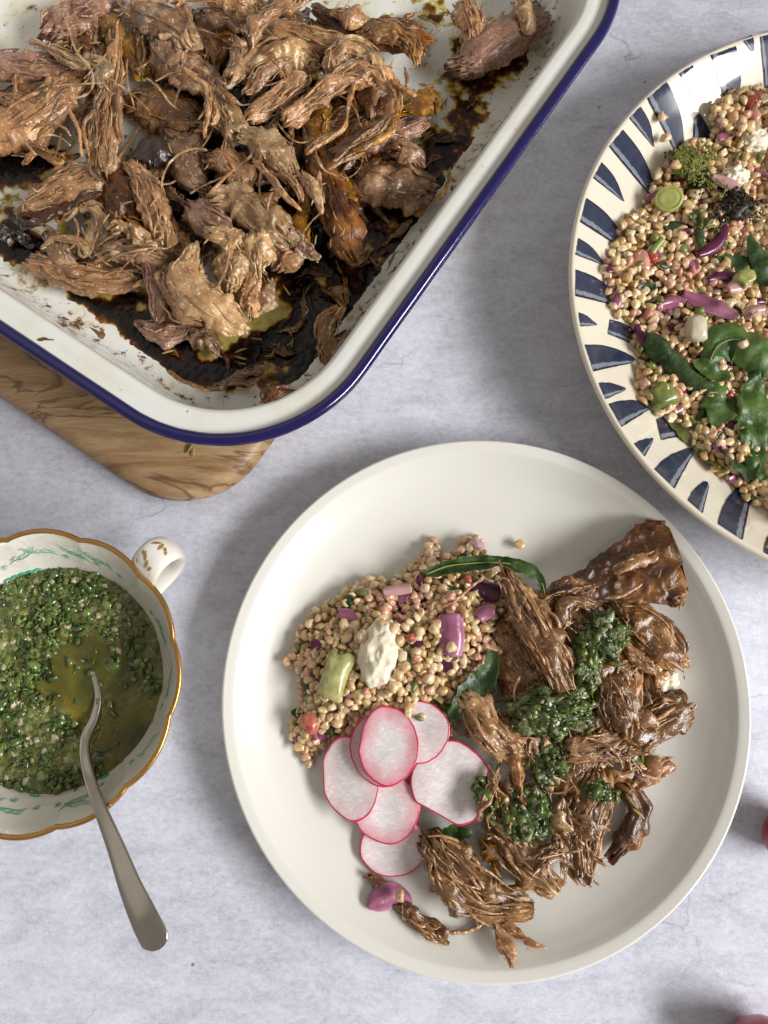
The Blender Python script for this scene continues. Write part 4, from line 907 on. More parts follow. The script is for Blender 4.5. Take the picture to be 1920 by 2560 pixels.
# --- plate
sheet('spinach_leaf', 'long dark spinach leaf bending over the top edge of the plate salad', [(1062,1437,10),(1120,1416,18),(1190,1408,20),(1260,1408,16),(1320,1424,18),(1352,1455,14),(1362,1490,5)], .024, M_leaf, 'spinach leaf', cup=.5, rib=M_stalk)
sheet('spinach_leaf', 'dark spinach leaf curling between the grain heap and the meat', [(1228,1630,8),(1222,1670,22),(1195,1712,32),(1160,1740,28),(1130,1790,14)], .022, M_leaf, 'spinach leaf', cup=.4)
sheet('spinach_leaf', 'small spinach tip behind the upper radish slice', [(1165,1720,8),(1140,1760,24),(1115,1785,22),(1085,1765,6)], .0185, M_leaf2, 'spinach leaf', cup=.3)
sheet('spinach_leaf', 'dark leaf hanging at the left side of the plate salad', [(762,1630,8),(770,1680,22),(790,1745,28),(800,1800,20),(795,1830,6)], .012, M_leaf, 'spinach leaf', cup=-.3)
sheet('spinach_leaf', 'small leaf scrap above the left radish slice', [(845,1820,10),(865,1830,22),(890,1845,14)], .013, M_leaf, 'spinach leaf')
sheet('spinach_leaf', 'tiny leaf scrap at the left tip of the plate salad', [(728,1780,6),(750,1785,14),(780,1795,8)], .010, M_leaf, 'spinach leaf')
sheet('spinach_leaf', 'wilted dark leaf between the lower radish slices and the meat', [(1062,2070,10),(1095,2085,24),(1140,2085,22),(1185,2080,10)], .012, M_leaf, 'spinach leaf', cup=.6, wave=.003)
lump('cheese_chunk', 'largest white cheese chunk, on the left of the plate salad', 948, 1632, 52, 82, .011, .0235, M_feta, 'cheese', .17, 2.0, rot=-.15, sub=4)
lump('cheese_crumb', 'white cheese crumb with grains stuck to it, right edge of the plate', 1652, 1700, 42, 36, .008, .0115, M_feta, 'cheese', .28, 2.2, rot=.4, sub=4)
lump('green_cube', 'pale green vegetable wedge left of the largest cheese chunk', 840, 1690, 38, 68, .009, .0205, M_avo, 'vegetable cube', .26, 1.2, rot=-.35, box=.95)
def onion(label, pts, z, mat=None, th=.0011, cup=-.35, name='red_onion_piece', **k): return sheet(name, label, pts, z, mat or M_on, 'red onion', th=th, cup=cup, wave=.0006, te=(.25, .25), na=26, nt=30, **k)
onion('bright magenta onion square standing out in the plate salad', [(1128,1532,30),(1130,1570,33),(1132,1610,32),(1128,1642,26)], .0275, th=.0014)
onion('dark maroon onion piece behind the bright magenta square', [(1180,1462,20),(1215,1478,28),(1250,1482,24)], .0205, M_ond)
onion('small purple onion piece half hidden at the upper left of the plate salad', [(845,1535,12),(868,1538,18),(892,1548,10)], .019, M_on)
onion('small magenta onion knob right of the bright square', [(1196,1545,14),(1216,1528,18),(1236,1525,12)], .027, M_on)
onion('pale pink onion petal on the upper slope of the plate salad', [(958,1482,8),(990,1476,14),(1030,1468,12)], .022, M_onp)
onion('pink onion petal at the lower left edge of the plate salad', [(732,1842,10),(765,1848,18),(805,1846,16),(820,1840,6)], .0115, M_on)
onion('purple onion wedge at the bottom of the plate beside the meat', [(918,2268,6),(940,2254,26),(978,2243,33),(1012,2250,20),(1030,2264,5)], .0105, M_on, th=.0013, cup=-.28)
onion('dark onion scrap under the bright magenta square', [(1105,1650,14),(1125,1665,20),(1150,1660,12)], .0225, M_ond)
for i, (x, y, r, m_, lab) in enumerate(((1028,1594,13,M_red,'red pepper bit right of the largest cheese chunk'),(968,1686,11,M_red,'red bit at the foot of the largest cheese chunk'),(775,1808,28,M_red,'soft red tomato piece at the lower left of the plate salad'),(1192,1642,12,M_pinkbit,'pink bit below the bright magenta onion'),(914,1728,11,M_pinkbit,'pink bit above the left radish slice'),(772,1678,14,M_pinkbit,'pink tomato bit left of the green wedge'),(1040,1642,12,M_pinkbit,'pink bit between the cheese and the magenta onion'),(1125,1492,14,M_pinkbit,'pink bit near the top of the plate salad'),(1170,1448,13,M_red,'red bit under the long spinach leaf'),(1190,1362,20,M_onp,'pinkish knob at the topmost tip of the plate salad'))):
    lump('vegetable_bit', lab, x, y, r, r*.8, .0035, hz_plate(x, y)+.002, m_, 'vegetable bit', .3, 1.5, rot=i)
string('meat_strand', 'fine pale thread lying across the onion on the plate salad', [(1102,1520,2),(1140,1498,2.5),(1175,1470,3),(1208,1442,2)], 'fat', .0305)
# radish slices
def radish(label, x, y, rx, ry, z, tilt=(0, 0), rot=0., blush=.3, seed=1., cut=None, th=.0008):
    n, rr_n = 72, 12; a = np.linspace(0, 2*np.pi, n, endpoint=False); s = mpp(x, y, z)
    out = 1+.075*pn(np.cos(a)*1.3+seed, np.sin(a)*1.3, seed)+.014*pn(np.cos(a)*7+seed, np.sin(a)*7, 3.)
    if cut: out = np.minimum(out, cut[1]/np.maximum(np.cos(a-cut[0]), .05))
    ring = np.c_[np.cos(a)*out*rx*s, np.sin(a)*out*ry*s]
    c_, s2 = math.cos(rot), math.sin(rot); ring = ring@np.array([[c_, s2], [-s2, c_]])
    def surf(k, zt, wv=1):
        xy = ring*k; r2 = (xy**2).sum(1)/(rx*s)**2
        zz = zt+xy[:, 0]*tilt[0]+xy[:, 1]*tilt[1]+.0006*r2*wv+.0016*pn(xy[:, 0]*60+seed, xy[:, 1]*60, seed)
        return np.c_[xy, zz]
    ctr = P(x, y, z); rings = [surf(k, 0) for k in np.linspace(0.001, .985, rr_n)]+[surf(.997, -th*.12), surf(1, -th*.5), surf(.997, -th*.9), surf(.97, -th), surf(.5, -th), surf(.001, -th)]
    V = np.concatenate(rings)+ctr; U = np.concatenate([np.c_[np.cos(a)*k, np.sin(a)*k] for k in list(np.linspace(0.001, .985, rr_n))+[1, 1, 1, 1, .5, 0]])
    o = mk('radish_slice', V, gridQ(len(rings), n), None, M_rad, uv=U, attr={'blush': np.full(len(V), blush)}); tag(o, label, 'radish slice', 'radish slices fanned on the plate')
    sk = [surf(.968+.008*pn(np.cos(a)*3, np.sin(a)*3, seed)[:, None], .00012), surf(1.004, .0001), surf(1.012, -th*.4), surf(1.006, -th*1.05), surf(.97, -th-.0001)]
    mk('radish_skin', np.concatenate(sk)+ctr, gridQ(5, n), None, M_skin, parent=o)
radish('white radish slice with a veined face, lying right beside the meat', 1128, 1959, 100, 102, .0165, (.02, .06), .3, .10, 1.2, cut=(-2.35, .80))
radish('radish slice at the bottom of the fan, lying on the bare plate', 984, 2116, 83, 72, .0095, (.05, .08), 0, .3, 2.2)
radish('pink tinted radish slice in the lower middle of the fan, overlapping the bottom one', 968, 2022, 84, 84, .0130, (.06, .08), 0, .75, 3.7)
radish('leftmost radish slice, tall and pale, leaning against the grains', 876, 1944, 72, 100, .0150, (.12, .05), .15, .3, 4.1, cut=(3.0, .94))
radish('radish slice tucked behind the topmost one at the upper right of the fan', 1046, 1828, 74, 76, .0215, (.05, .05), 0, .2, 5.3)
radish('radish slice showing only a crimson sliver under the topmost one', 948, 1876, 72, 88, .0210, (.1, .04), .35, .6, 6.4)
radish('topmost radish slice, large oval, overlapping all the others', 972, 1862, 74, 95, .0240, (.06, .03), -.02, .85, 7.7, cut=(2.9, .95))
# --- meat on the plate
PB = 'pulled_meat'
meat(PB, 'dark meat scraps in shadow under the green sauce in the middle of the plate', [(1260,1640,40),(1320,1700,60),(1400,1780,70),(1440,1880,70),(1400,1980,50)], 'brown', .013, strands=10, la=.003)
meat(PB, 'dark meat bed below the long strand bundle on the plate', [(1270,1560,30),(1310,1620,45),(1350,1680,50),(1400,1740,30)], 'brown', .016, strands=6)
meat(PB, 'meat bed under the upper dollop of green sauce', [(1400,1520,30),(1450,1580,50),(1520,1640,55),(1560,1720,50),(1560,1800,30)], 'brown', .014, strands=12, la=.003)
meat(PB, 'long bundle of brown strands pointing down between the grains and the sauce', [(1268,1432,14),(1295,1490,32),(1340,1570,44),(1385,1650,42),(1420,1728,26)], 'brown', .028, strands=16, fa=.00042, fray=.004, smat='pink', sw=(.0003, .0012))
meat(PB, 'short brown strip joining the bark triangle to the strand bundle', [(1352,1505,22),(1400,1482,32),(1450,1470,32),(1495,1465,18)], 'brown', .022, strands=6)
meat('meat_bark', 'crisp dark bark triangle at the upper right of the plate', [(1390,1478,24),(1450,1468,36),(1520,1446,58),(1590,1424,78),(1640,1410,100),(1684,1404,104)], 'bark', .025, cat='meat bark', strands=0, la=.0014, lump=.005, hr=.10, fray=.003, te=(.5, .06), ex=2.6, roll=.16, na=70, nt=90, rag=.04, warp=.0012)
meat(PB, 'pale curled shred on the bark triangle', [(1555,1420,8),(1580,1412,12),(1610,1395,9),(1630,1388,4)], 'pink', .033, strands=3, na=24, nt=30)
string('meat_strand', 'thin pale string across the foot of the bark triangle', [(1510,1498,3),(1550,1492,4),(1590,1470,4),(1608,1458,3)], 'fat', .033)
meat(PB, 'brown meat chunk hanging below the bark triangle at the right', [(1530,1510,20),(1580,1545,40),(1635,1590,46),(1680,1640,38),(1700,1660,16)], 'brown', .020, strands=12, fa=.00042, smat='brown')
meat(PB, 'flat strip of meat below the hanging chunk, beside the cheese crumb', [(1500,1620,20),(1560,1640,30),(1620,1640,26),(1690,1652,14)], 'brown', .014, strands=6)
meat(PB, 'curled strands left of the upper dollop of sauce', [(1410,1560,10),(1412,1520,14),(1440,1508,14),(1480,1510,10)], 'brown', .027, strands=6, smat='pink')
meat(PB, 'shredded meat column below the upper dollop of sauce', [(1545,1660,22),(1535,1710,42),(1545,1770,46),(1560,1830,28)], 'brown', .021, strands=14, la=.0035, smat='brown', free=.7)
meat(PB, 'blunt pink ended meat piece pointing right towards the plate edge', [(1500,1885,22),(1560,1855,36),(1620,1815,42),(1675,1785,44),(1712,1770,34)], 'brown', .017, strands=10, fa=.00042, smat='pink', te=(.6, .2), fray=.004)
meat(PB, 'pale twisted strands beside the white radish slice', [(1150,1738,14),(1190,1775,36),(1235,1835,38),(1290,1880,28),(1345,1895,14)], 'fat', .021, strands=14, fa=.00042, smat='pink', free=.5, sw=(.0003, .0011))
meat(PB, 'smooth meat bridge between the two middle dollops of sauce', [(1400,1880,20),(1450,1875,32),(1510,1860,30),(1560,1850,14)], 'pink', .022, strands=7)
meat(PB, 'small rosy meat chip on the right, left of the plate wall', [(1578,1962,14),(1605,1940,28),(1640,1918,28),(1660,1905,16)], 'pink', .0125, strands=4, te=(.4, .25))
meat('meat_bark', 'dark glazed bark crescent at the lower right of the meat', [(1545,1960,16),(1582,1990,27),(1596,2040,28),(1568,2095,30),(1530,2140,20)], 'bark', .012, cat='meat bark', strands=0, la=.0018, fa=.0007, hr=.5)
meat(PB, 'small curled shred above the dark bark crescent', [(1520,1945,8),(1545,1940,13),(1570,1930,9)], 'pink', .018, strands=1, na=24, nt=30)
meat(PB, 'splayed strands hanging at the lower middle of the meat', [(1495,1925,26),(1490,1985,40),(1470,2045,42),(1460,2110,30),(1462,2185,16)], 'brown', .017, strands=18, fa=.00042, smat='pink', free=.8, sw=(.0003, .0011))
meat(PB, 'dark ended meat chunk at the bottom of the middle heap', [(1230,2062,24),(1280,2115,40),(1335,2175,44),(1390,2222,28)], 'brown', .013, strands=9, fa=.00042, smat='pink')
meat('meat_fat', 'golden fat nugget left of the dark ended chunk', [(1205,2110,14),(1230,2135,28),(1245,2165,14)], 'amber', .012, cat='meat fat', strands=0, la=.003, fa=.0003)
meat(PB, 'large light brown chunk at the bottom of the plate with splayed right ends', [(1075,2105,26),(1110,2150,52),(1155,2205,60),(1220,2250,46),(1305,2262,26)], 'brown', .015, strands=16, fa=.00042, fray=.006, smat='pink', free=.6)
meat(PB, 'forked pink shred at the very bottom of the plate', [(1232,2300,10),(1252,2335,17),(1265,2375,15),(1275,2405,6)], 'pink', .008, strands=4, na=28, nt=40)
meat(PB, 'short side fork of the bottom pink shred, pointing right', [(1258,2308,9),(1290,2328,13),(1335,2355,7)], 'pink', .009, strands=2, na=28, nt=36)
meat(PB, 'brown meat strip below the purple onion wedge', [(990,2262,12),(1035,2290,22),(1075,2320,22),(1110,2350,12)], 'brown', .009, strands=6, smat='pink')
string('meat_strand', 'thin shred linking the bottom strip to the large light brown chunk', [(1105,2335,4),(1150,2330,6),(1195,2318,6),(1225,2300,4)], 'fat', .0085)
meat(PB, 'small brown scrap above the purple onion wedge', [(922,2195,8),(945,2205,16),(960,2225,10)], 'brown', .009, strands=2, na=28, nt=30)
for i, (x, y, z) in enumerate(((1690,1440,.033),(1672,1445,.033),(1680,1470,.033),(1697,1450,.033),(1702,1515,.031),(1650,1435,.034))):
    needle(x, y, z, rng.uniform(.2, 1.4), .006, 'straw coloured rosemary needle on the crisp bark triangle', 'rosemary needles on the bark triangle')
for i, (x, y) in enumerate(((1575,2000),(1580,2008),(1597,2035))):
    needle(x, y, .0215, -.9+.1*i, .0085, 'straw coloured rosemary needle on the dark bark crescent', 'rosemary needles on the bark crescent')
heap2 = [(1270,1450),(1360,1490),(1500,1480),(1600,1520),(1690,1640),(1600,1700),(1700,1760),(1640,1850),(1600,1960),(1500,2000),(1500,2120),(1420,2200),(1330,2180),(1230,2080),(1200,2000),(1230,1900),(1180,1800),(1260,1750),(1300,1640)]
k = 0; tries = 0
while k < 84 and tries < 5000:
    tries += 1; x, y = rng.uniform(1180, 1710), rng.uniform(1450, 2200)
    if not inpoly((x, y), heap2) or pdist(np.array([x, y]), heap2) < 22: continue
    a = rng.normal(1.0, .8); l = rng.uniform(28, 70); h = rng.uniform(7, 20); bnd = rng.normal(0, 12, 2)
    meat('meat_shred', 'loose brown shred in the heap of pulled meat on the dinner plate', [(x-l*math.cos(a), y-l*math.sin(a), h*.5), (x+bnd[0], y+bnd[1], h), (x+l*math.cos(a), y+l*math.sin(a), h*.5)], ['brown','pink','purple','fat','brown','grey'][k % 6], rng.uniform(.012, .025), cat='meat shred', strands=4, na=26, nt=40, free=.8, group='loose meat shreds on the dinner plate')
    k += 1
wander(30, (1180, 1710, 1450, 2300), heap2, (.019, .030), 'loose curling string of pulled meat lying over the heap on the dinner plate', 'loose meat strings on the dinner plate', ('pink', 'brown', 'pink', 'fat'), (1.1, 3.2), (60, 140))
# --- green sauce dollops
def flake(g, sz):
    a = g.uniform(.5, 1.3)*sz; b_ = g.uniform(.35, .9)*sz; t = .00012
    P4 = np.array([(-a, -b_*g.uniform(.2, 1)), (a*g.uniform(.3, 1), -b_), (a, b_*g.uniform(.2, 1)), (-a*g.uniform(.3, 1), b_)]); bend = g.normal(0, .35)
    z = bend*(P4[:, 0]**2)/a+g.normal(0, .2)*P4[:, 1]
    V = np.concatenate([np.c_[P4, z+t], np.c_[P4, z-t]])
    return V, np.array([(0,1,2,3), (7,6,5,4), (0,4,5,1), (1,5,6,2), (2,6,7,3), (3,7,4,0)])
def dollop(label, x, y, rx, ry, rz, z, rot=0., n=110):
    seedc[0] += 1; sd = seedc[0]*3.1; g = np.random.default_rng(seedc[0])
    rx *= .82; ry *= .82; rz *= .72; core = lump('herb_sauce', label, x, y, rx, ry, rz, z, M_herbd, 'herb sauce', .60, 2.2, rot=rot, seed=sd, sub=4)
    s = mpp(x, y, z); acc = Acc(); c_, s2 = math.cos(rot), math.sin(rot); ctr = P(x, y, z)
    for i in range(n):
        u = g.normal(0, 1, 3); u[2] = abs(u[2]); u /= np.linalg.norm(u)
        d = 1+.60*float(fbm(np.array(u[0]*2.2+sd), np.array(u[1]*2.2), np.array(u[2]*2.2), 4))
        p = u*d*1.02*[rx*s, ry*s, rz]; p = np.array([p[0]*c_-p[1]*s2, p[0]*s2+p[1]*c_, p[2]])
        V, Q = flake(g, .0013*(2.8)**g.random()); Rm = rotm(g.normal(0, .24), g.normal(0, .24), g.uniform(0, 6.28))
        e1 = np.cross(u*[1/rx, 1/ry, s/rz], [0, 1, .01]); e1 /= np.linalg.norm(e1); e3 = u*[1/rx, 1/ry, s/rz]; e3 /= np.linalg.norm(e3); e2 = np.cross(e3, e1)
        acc.add((V@Rm.T)@np.array([e1, e2, e3])+p+ctr, Q)
    fo = acc.mk('chopped_leaves', M_herb, parent=core, smooth=False); fo['kind'] = 'stuff'
    for i in range(max(3, n//24)):
        u = g.normal(0, 1, 3); u[2] = abs(u[2])+.6; u /= np.linalg.norm(u); p = u*[rx*s, ry*s, rz*1.05]; p = np.array([p[0]*c_-p[1]*s2, p[0]*s2+p[1]*c_, p[2]])+ctr
        V = IV*[.0020, .0013, .0007]*g.uniform(.5, 1.3); V = V*(1+.3*pn(V[:, 0]*900+i, V[:, 1]*900, V[:, 2]*900))[:, None]
        mk('shallot_bit', V@rotm(g.normal(0, .4), g.normal(0, .4), g.uniform(0, 6)).T+p, None, IT, M_shal, parent=core)
dollop('upper dollop of green herb sauce on the brown meat, nearest the bark triangle', 1510, 1590, 62, 60, .008, .0275, .3, 150)
dollop('pale stemmed lower half of the upper green sauce, with shallot in it', 1465, 1655, 42, 66, .007, .0275, -.15, 120)
dollop('large middle dollop of green herb sauce below the strand bundle', 1385, 1775, 112, 62, .010, .0255, .1, 260)
dollop('small round dollop of green sauce below the large middle one', 1370, 1908, 52, 52, .009, .0225, .3, 110)
dollop('lower dollop of green sauce right of the white radish slice', 1312, 2035, 66, 72, .010, .0200, .2, 160)
dollop('narrow smear of green sauce lying on the edge of the white radish slice', 1212, 1995, 24, 52, .005, .0205, .3, 60)
dollop('small flat dab of green leaves above the dark bark crescent', 1500, 1980, 46, 24, .004, .0255, -.35, 55)
dollop('tiny dab of green sauce under the blunt pink ended piece', 1575, 1880, 26, 34, .004, .0160, .3, 50)
# --- dish
def dz(x, y, up=.0): return hz_dish(x, y)+up
sheet('spinach_leaf', 'thick rolled dark green spinach leaf in the serving dish', [(1617,838,16),(1645,858,30),(1690,905,34),(1740,950,32),(1785,968,16)], .032, M_leaf, 'spinach leaf', th=.001, cup=-.85, wave=.002, rib=None)
sheet('spinach_leaf', 'broad glossy spinach leaf at the right edge of the serving dish', [(1772,905,10),(1795,865,46),(1840,850,58),(1890,875,62),(1950,910,60)], .033, M_leaf2, 'spinach leaf', cup=-.35, wave=.003, rib=M_stalk)
sheet('spinach_leaf', 'narrow curled leaf under the leftmost grains in the dish', [(1504,680,6),(1518,725,13),(1542,762,16),(1580,768,15),(1618,745,12),(1650,692,5)], .026, M_leaf, 'spinach leaf', cup=.4)
sheet('spinach_leaf', 'crumpled leaf below the thick rolled leaf in the dish', [(1780,958,16),(1795,990,36),(1800,1030,36),(1775,1060,12)], .028, M_leaf2, 'spinach leaf', wave=.003)
sheet('spinach_leaf', 'long wrinkled leaf running down the right edge of the dish', [(1890,930,16),(1885,1000,40),(1880,1060,44),(1888,1130,32),(1900,1205,10)], .030, M_leaf2, 'spinach leaf', wave=.004, ws=.008)
sheet('spinach_leaf', 'olive ribbed leaf low in the bottom of the dish', [(1738,1118,14),(1780,1130,38),(1830,1140,40),(1880,1160,20)], .025, M_olive, 'spinach leaf', cup=.3, wave=.002, rib=M_stalk)
sheet('spinach_leaf', 'dark leaf under the olive ribbed one at the dish wall', [(1745,1140,8),(1790,1180,24),(1850,1205,26),(1920,1230,14)], .020, M_leaf, 'spinach leaf')
sheet('spinach_leaf', 'small leaf on the topmost grains in the dish', [(1800,292,5),(1815,265,12),(1832,240,8),(1840,222,3)], .031, M_leaf2, 'spinach leaf')
sheet('spinach_leaf', 'frilly olive leaf beside the charred black cluster', [(1722,550,12),(1745,545,24),(1775,555,26),(1790,580,10)], .031, M_olive, 'spinach leaf', wave=.005, ws=.005)
sheet('spinach_leaf', 'dark leaf half buried right of the maroon onion strand', [(1790,640,10),(1830,660,24),(1880,660,26),(1930,640,14)], .026, M_leaf, 'spinach leaf')
V, Q, T, uv = sweep(np.array([P(1622, 642, .029), P(1638, 620, .031), P(1657, 597, .032)]), [.0021]*3, [.0021]*3, 20, 20, 3., te=(.15, .15)); o = mk('green_stalk', V, Q, T, M_stalk, uv=uv); tag(o, 'short cut green stalk sticking out of the grains in the dish', 'stalk')
sheet('spinach_leaf', 'olive wilted leaf against the lower left wall of the dish', [(1668,1030,8),(1700,1062,24),(1745,1090,24),(1775,1100,8)], .023, M_olive, 'spinach leaf', cup=.3)
sheet('spinach_leaf', 'dark wilted leaf folded low in the dish beside the olive ribbed one', [(1790,1085,10),(1822,1110,32),(1855,1160,34),(1870,1205,12)], .027, M_leaf, 'spinach leaf', cup=.6)
sheet('spinach_leaf', 'dark leaf edge at the right frame edge below the charred cluster', [(1872,590,8),(1892,625,24),(1915,670,28),(1935,720,10)], .031, M_leaf, 'spinach leaf', cup=-.4)
sheet('spinach_leaf', 'small bright leaf tucked under the broad glossy leaf', [(1730,905,8),(1760,922,22),(1800,935,22),(1830,930,8)], .031, M_leaf2, 'spinach leaf', cup=.3)
onion('folded purple onion layer left of the long purple strip', [(1640,772,8),(1662,755,18),(1690,748,18),(1715,752,8)], .0285, M_on, cup=-.9)
onion('folded dark onion layer above the long purple strip', [(1770,700,8),(1800,690,20),(1835,690,20),(1860,700,8)], .0305, M_ond, cup=-.9)
onion('pale onion fold at the right frame edge above the broad leaf', [(1860,790,8),(1885,775,18),(1912,768,16)], .0335, M_onp, cup=-.8)
onion('purple onion fold between the thick rolled leaf and the green cube', [(1690,905,8),(1712,920,16),(1738,940,16),(1752,958,7)], .029, M_on, cup=-.9)
# broccoli
def floret(label, x, y, r, z, mat, n, char=None, seed=1):
    g = np.random.default_rng(seed); s = mpp(x, y, z); ctr = P(x, y, z)
    core = lump('broccoli_floret', label, x, y, r*.6, r*.55, r*s*.28, z-.002, mat, 'broccoli', .4, 2.0)
    acc = [Acc(), Acc()]
    for h in range(9):
        hx, hy = g.normal(0, .42, 2); hc = ctr+np.array([hx*r*s, hy*r*s, r*s*g.uniform(.0, .22)-.001]); hr = r*s*g.uniform(.24, .42); k_ = 1 if (char and hx < char+.15*g.normal()) else 0
        V, Q, T, uv = sweep([ctr+[0, 0, -.003], (ctr+hc)/2-[0, 0, .001], hc], [.0016, .0012, .001], [.0016, .0012, .001], 8, 8, h); acc[k_].add(V, Q, T)
        for i in range(n//9):
            u = g.normal(0, 1, 3); u[2] = abs(u[2])*.8; u /= np.linalg.norm(u); p = hc+u*hr*g.uniform(.75, 1.08)*[1, 1, .8]
            q = g.uniform(.0003, .0008); acc[k_].add(IV*q*g.uniform(.7, 1.3, 3)+p, None, IT)
    for a_, m_, nm in ((acc[0], mat, 'bud_cluster'), (acc[1], M_char, 'charred_bud_cluster')):
        if a_.V: fo = a_.mk(nm, m_, parent=core); fo['kind'] = 'stuff'
floret('yellow green broccoli floret with a charred left side, on the dish salad', 1718, 408, 74, .032, M_broc, 420, -.25, 3)
floret('black charred broccoli cluster in the serving dish', 1845, 515, 70, .031, M_char, 340, None, 4)
floret('dark charred scrap left of the black broccoli cluster', 1795, 548, 42, .029, M_char, 160, None, 5)
floret('brown singed broccoli scrap right below the yellow green floret', 1745, 452, 38, .031, M_char, 130, None, 6)
# leek ring
def ringlet(label, x, y, r, z, tilt):
    a = np.linspace(0, 2*np.pi, 32, endpoint=False); s = mpp(x, y, z); rings = []
    for k, h in ((.10, .0014), (.45, .0010), (.72, .0016), (.80, .0008), (.90, .0018), (1., .0012), (1.03, -.002), (1.0, -.007), (.5, -.0075), (.05, -.0075)):
        rings.append(np.c_[np.cos(a)*k*r*s, np.sin(a)*k*r*s*.9, np.full(32, h)])
    V, Q, T = loft(rings); V = V@rotm(tilt[0], tilt[1], 0).T+P(x, y, z); o = mk('leek_slice', V, Q, T, M_leek); tag(o, label, 'leek')
ringlet('pale green round leek slice below the broccoli floret', 1672, 497, 34, .033, (.35, -.3))
onion('maroon wet onion strand in the upper middle of the dish', [(1742,640,6),(1775,622,14),(1800,600,14),(1818,565,8)], .031, M_ond)
onion('long purple onion strip in the middle of the dish', [(1712,730,10),(1755,752,20),(1800,768,22),(1845,790,12)], .030, M_on)
onion('pale pink onion petal above the charred black cluster', [(1780,440,8),(1805,448,16),(1835,462,16),(1850,475,6)], .034, M_onp)
onion('dusky pink onion piece at the right edge of the dish', [(1820,722,12),(1845,712,20),(1870,700,16)], .033, M_onp)
onion('purple onion chunk at the lower left of the dish salad', [(1682,1040,8),(1695,1022,18),(1712,1008,14)], .024, M_on)
onion('maroon onion strip behind the thick rolled leaf', [(1590,810,8),(1620,860,16),(1665,905,14),(1690,950,8)], .027, M_ond)
onion('maroon onion strip under the green cube', [(1685,940,8),(1702,970,13),(1715,1000,9)], .028, M_ond)
onion('dark maroon onion piece near the wrinkled leaf', [(1820,1060,12),(1845,1080,22),(1870,1100,14)], .027, M_ond)
lump('white_onion_piece', 'translucent white onion chunk above the thick rolled leaf', 1740, 822, 28, 36, .005, .034, M_onw, 'onion', .15, 1.3, box=.4)
lump('cheese_crumb', 'pinkish cheese crumb above the charred black cluster', 1838, 440, 34, 24, .005, .031, M_feta, 'cheese', .28, 2.2, sub=4)
lump('cheese_crumb', 'white cheese crumb half buried at the upper right of the dish', 1888, 352, 36, 28, .005, .028, M_feta, 'cheese', .28, 2.2, sub=4)
lump('green_cube', 'green vegetable cube at the left foot of the dish salad', 1652, 992, 36, 34, .008, .027, M_avog, 'vegetable cube', .26, 1.2, rot=.3, box=.95)
lump('green_cube', 'pale green cube at the right edge of the dish', 1858, 700, 26, 24, .006, .031, M_avo, 'vegetable cube', .26, 1.2, rot=.7, box=.95)
for i, (x, y, r, m_, lab) in enumerate(((1885,252,24,M_red,'red tomato piece at the top of the dish salad'),(1604,655,34,M_pinkbit,'soft pink tomato piece among the leftmost grains of the dish'),(1630,648,16,M_red,'red tomato edge right of the soft pink piece'),(1820,992,14,M_red,'red bit right of the crumpled leaf'),(1620,790,16,M_pinkbit,'pink bit above the thick rolled leaf'),(1848,1040,13,M_red,'red bit beside the wrinkled leaf'),(1730,680,14,M_pinkbit,'pink bit in the middle of the dish'))):
    lump('vegetable_bit', lab, x, y, r, r*.8, .004, hz_dish(x, y)+.0002, m_, 'vegetable bit', .45, 1.5, rot=i*1.3)

for poly, hzf, where, grp, nn in ((PP, hz_plate, 'on the dinner plate', 'bits mixed through the plate salad', 40), (DP2, hz_dish, 'in the striped dish', 'bits mixed through the dish salad', 100)):
    kinds = (('red_onion_scrap', 'small red onion scrap half buried among the grains '+where, M_on, 'red onion'), ('spinach_scrap', 'small torn spinach scrap half buried among the grains '+where, M_leaf, 'spinach scrap'), ('pink_scrap', 'small pink vegetable bit half buried among the grains '+where, M_pinkbit, 'vegetable bit'), ('maroon_onion_scrap', 'small maroon onion scrap half buried among the grains '+where, M_ond, 'red onion'), ('olive_scrap', 'small olive green vegetable bit half buried among the grains '+where, M_avog, 'vegetable bit'))
    for i, (x, y) in enumerate(scatter(poly, 34, 4000, None)[:nn]):
        if x > 1915: continue
        nm, lb, mt, ct = kinds[i % 5]; a = rng.uniform(0, 6.28); l = rng.uniform(9, 26); h = rng.uniform(6, 15); zc = hzf(x, y)+.0012
        if ct in ('red onion', 'spinach scrap'): sheet(nm, lb, [(x-l*math.cos(a), y-l*math.sin(a), h*.7), (x, y, h), (x+l*math.cos(a), y+l*math.sin(a), h*.6)], zc, mt, ct, th=.0008, cup=rng.normal(0, .4), wave=.002, na=18, nt=20, te=(.4, .4), group=grp+' '+nm.replace('_', ' '))
        else: lump(nm, lb, x, y, l*.8, h, .003, zc, mt, ct, .4, 1.6, rot=a, group=grp+' '+nm.replace('_', ' '), sub=2)
for x, y, z, lb in ((1680,2040,.0062,'dark crumb on the bare right side of the dinner plate'), (1648,2206,.0078,'brown crumb on the lower right slope of the dinner plate'), (1676,1964,.0060,'white crumb on the bare right side of the dinner plate')):
    lump('crumb', lb, x, y, 4, 3.4, .0006, z, M_feta if 'white' in lb else M_char, 'crumb', .4, 1.6, sub=2)
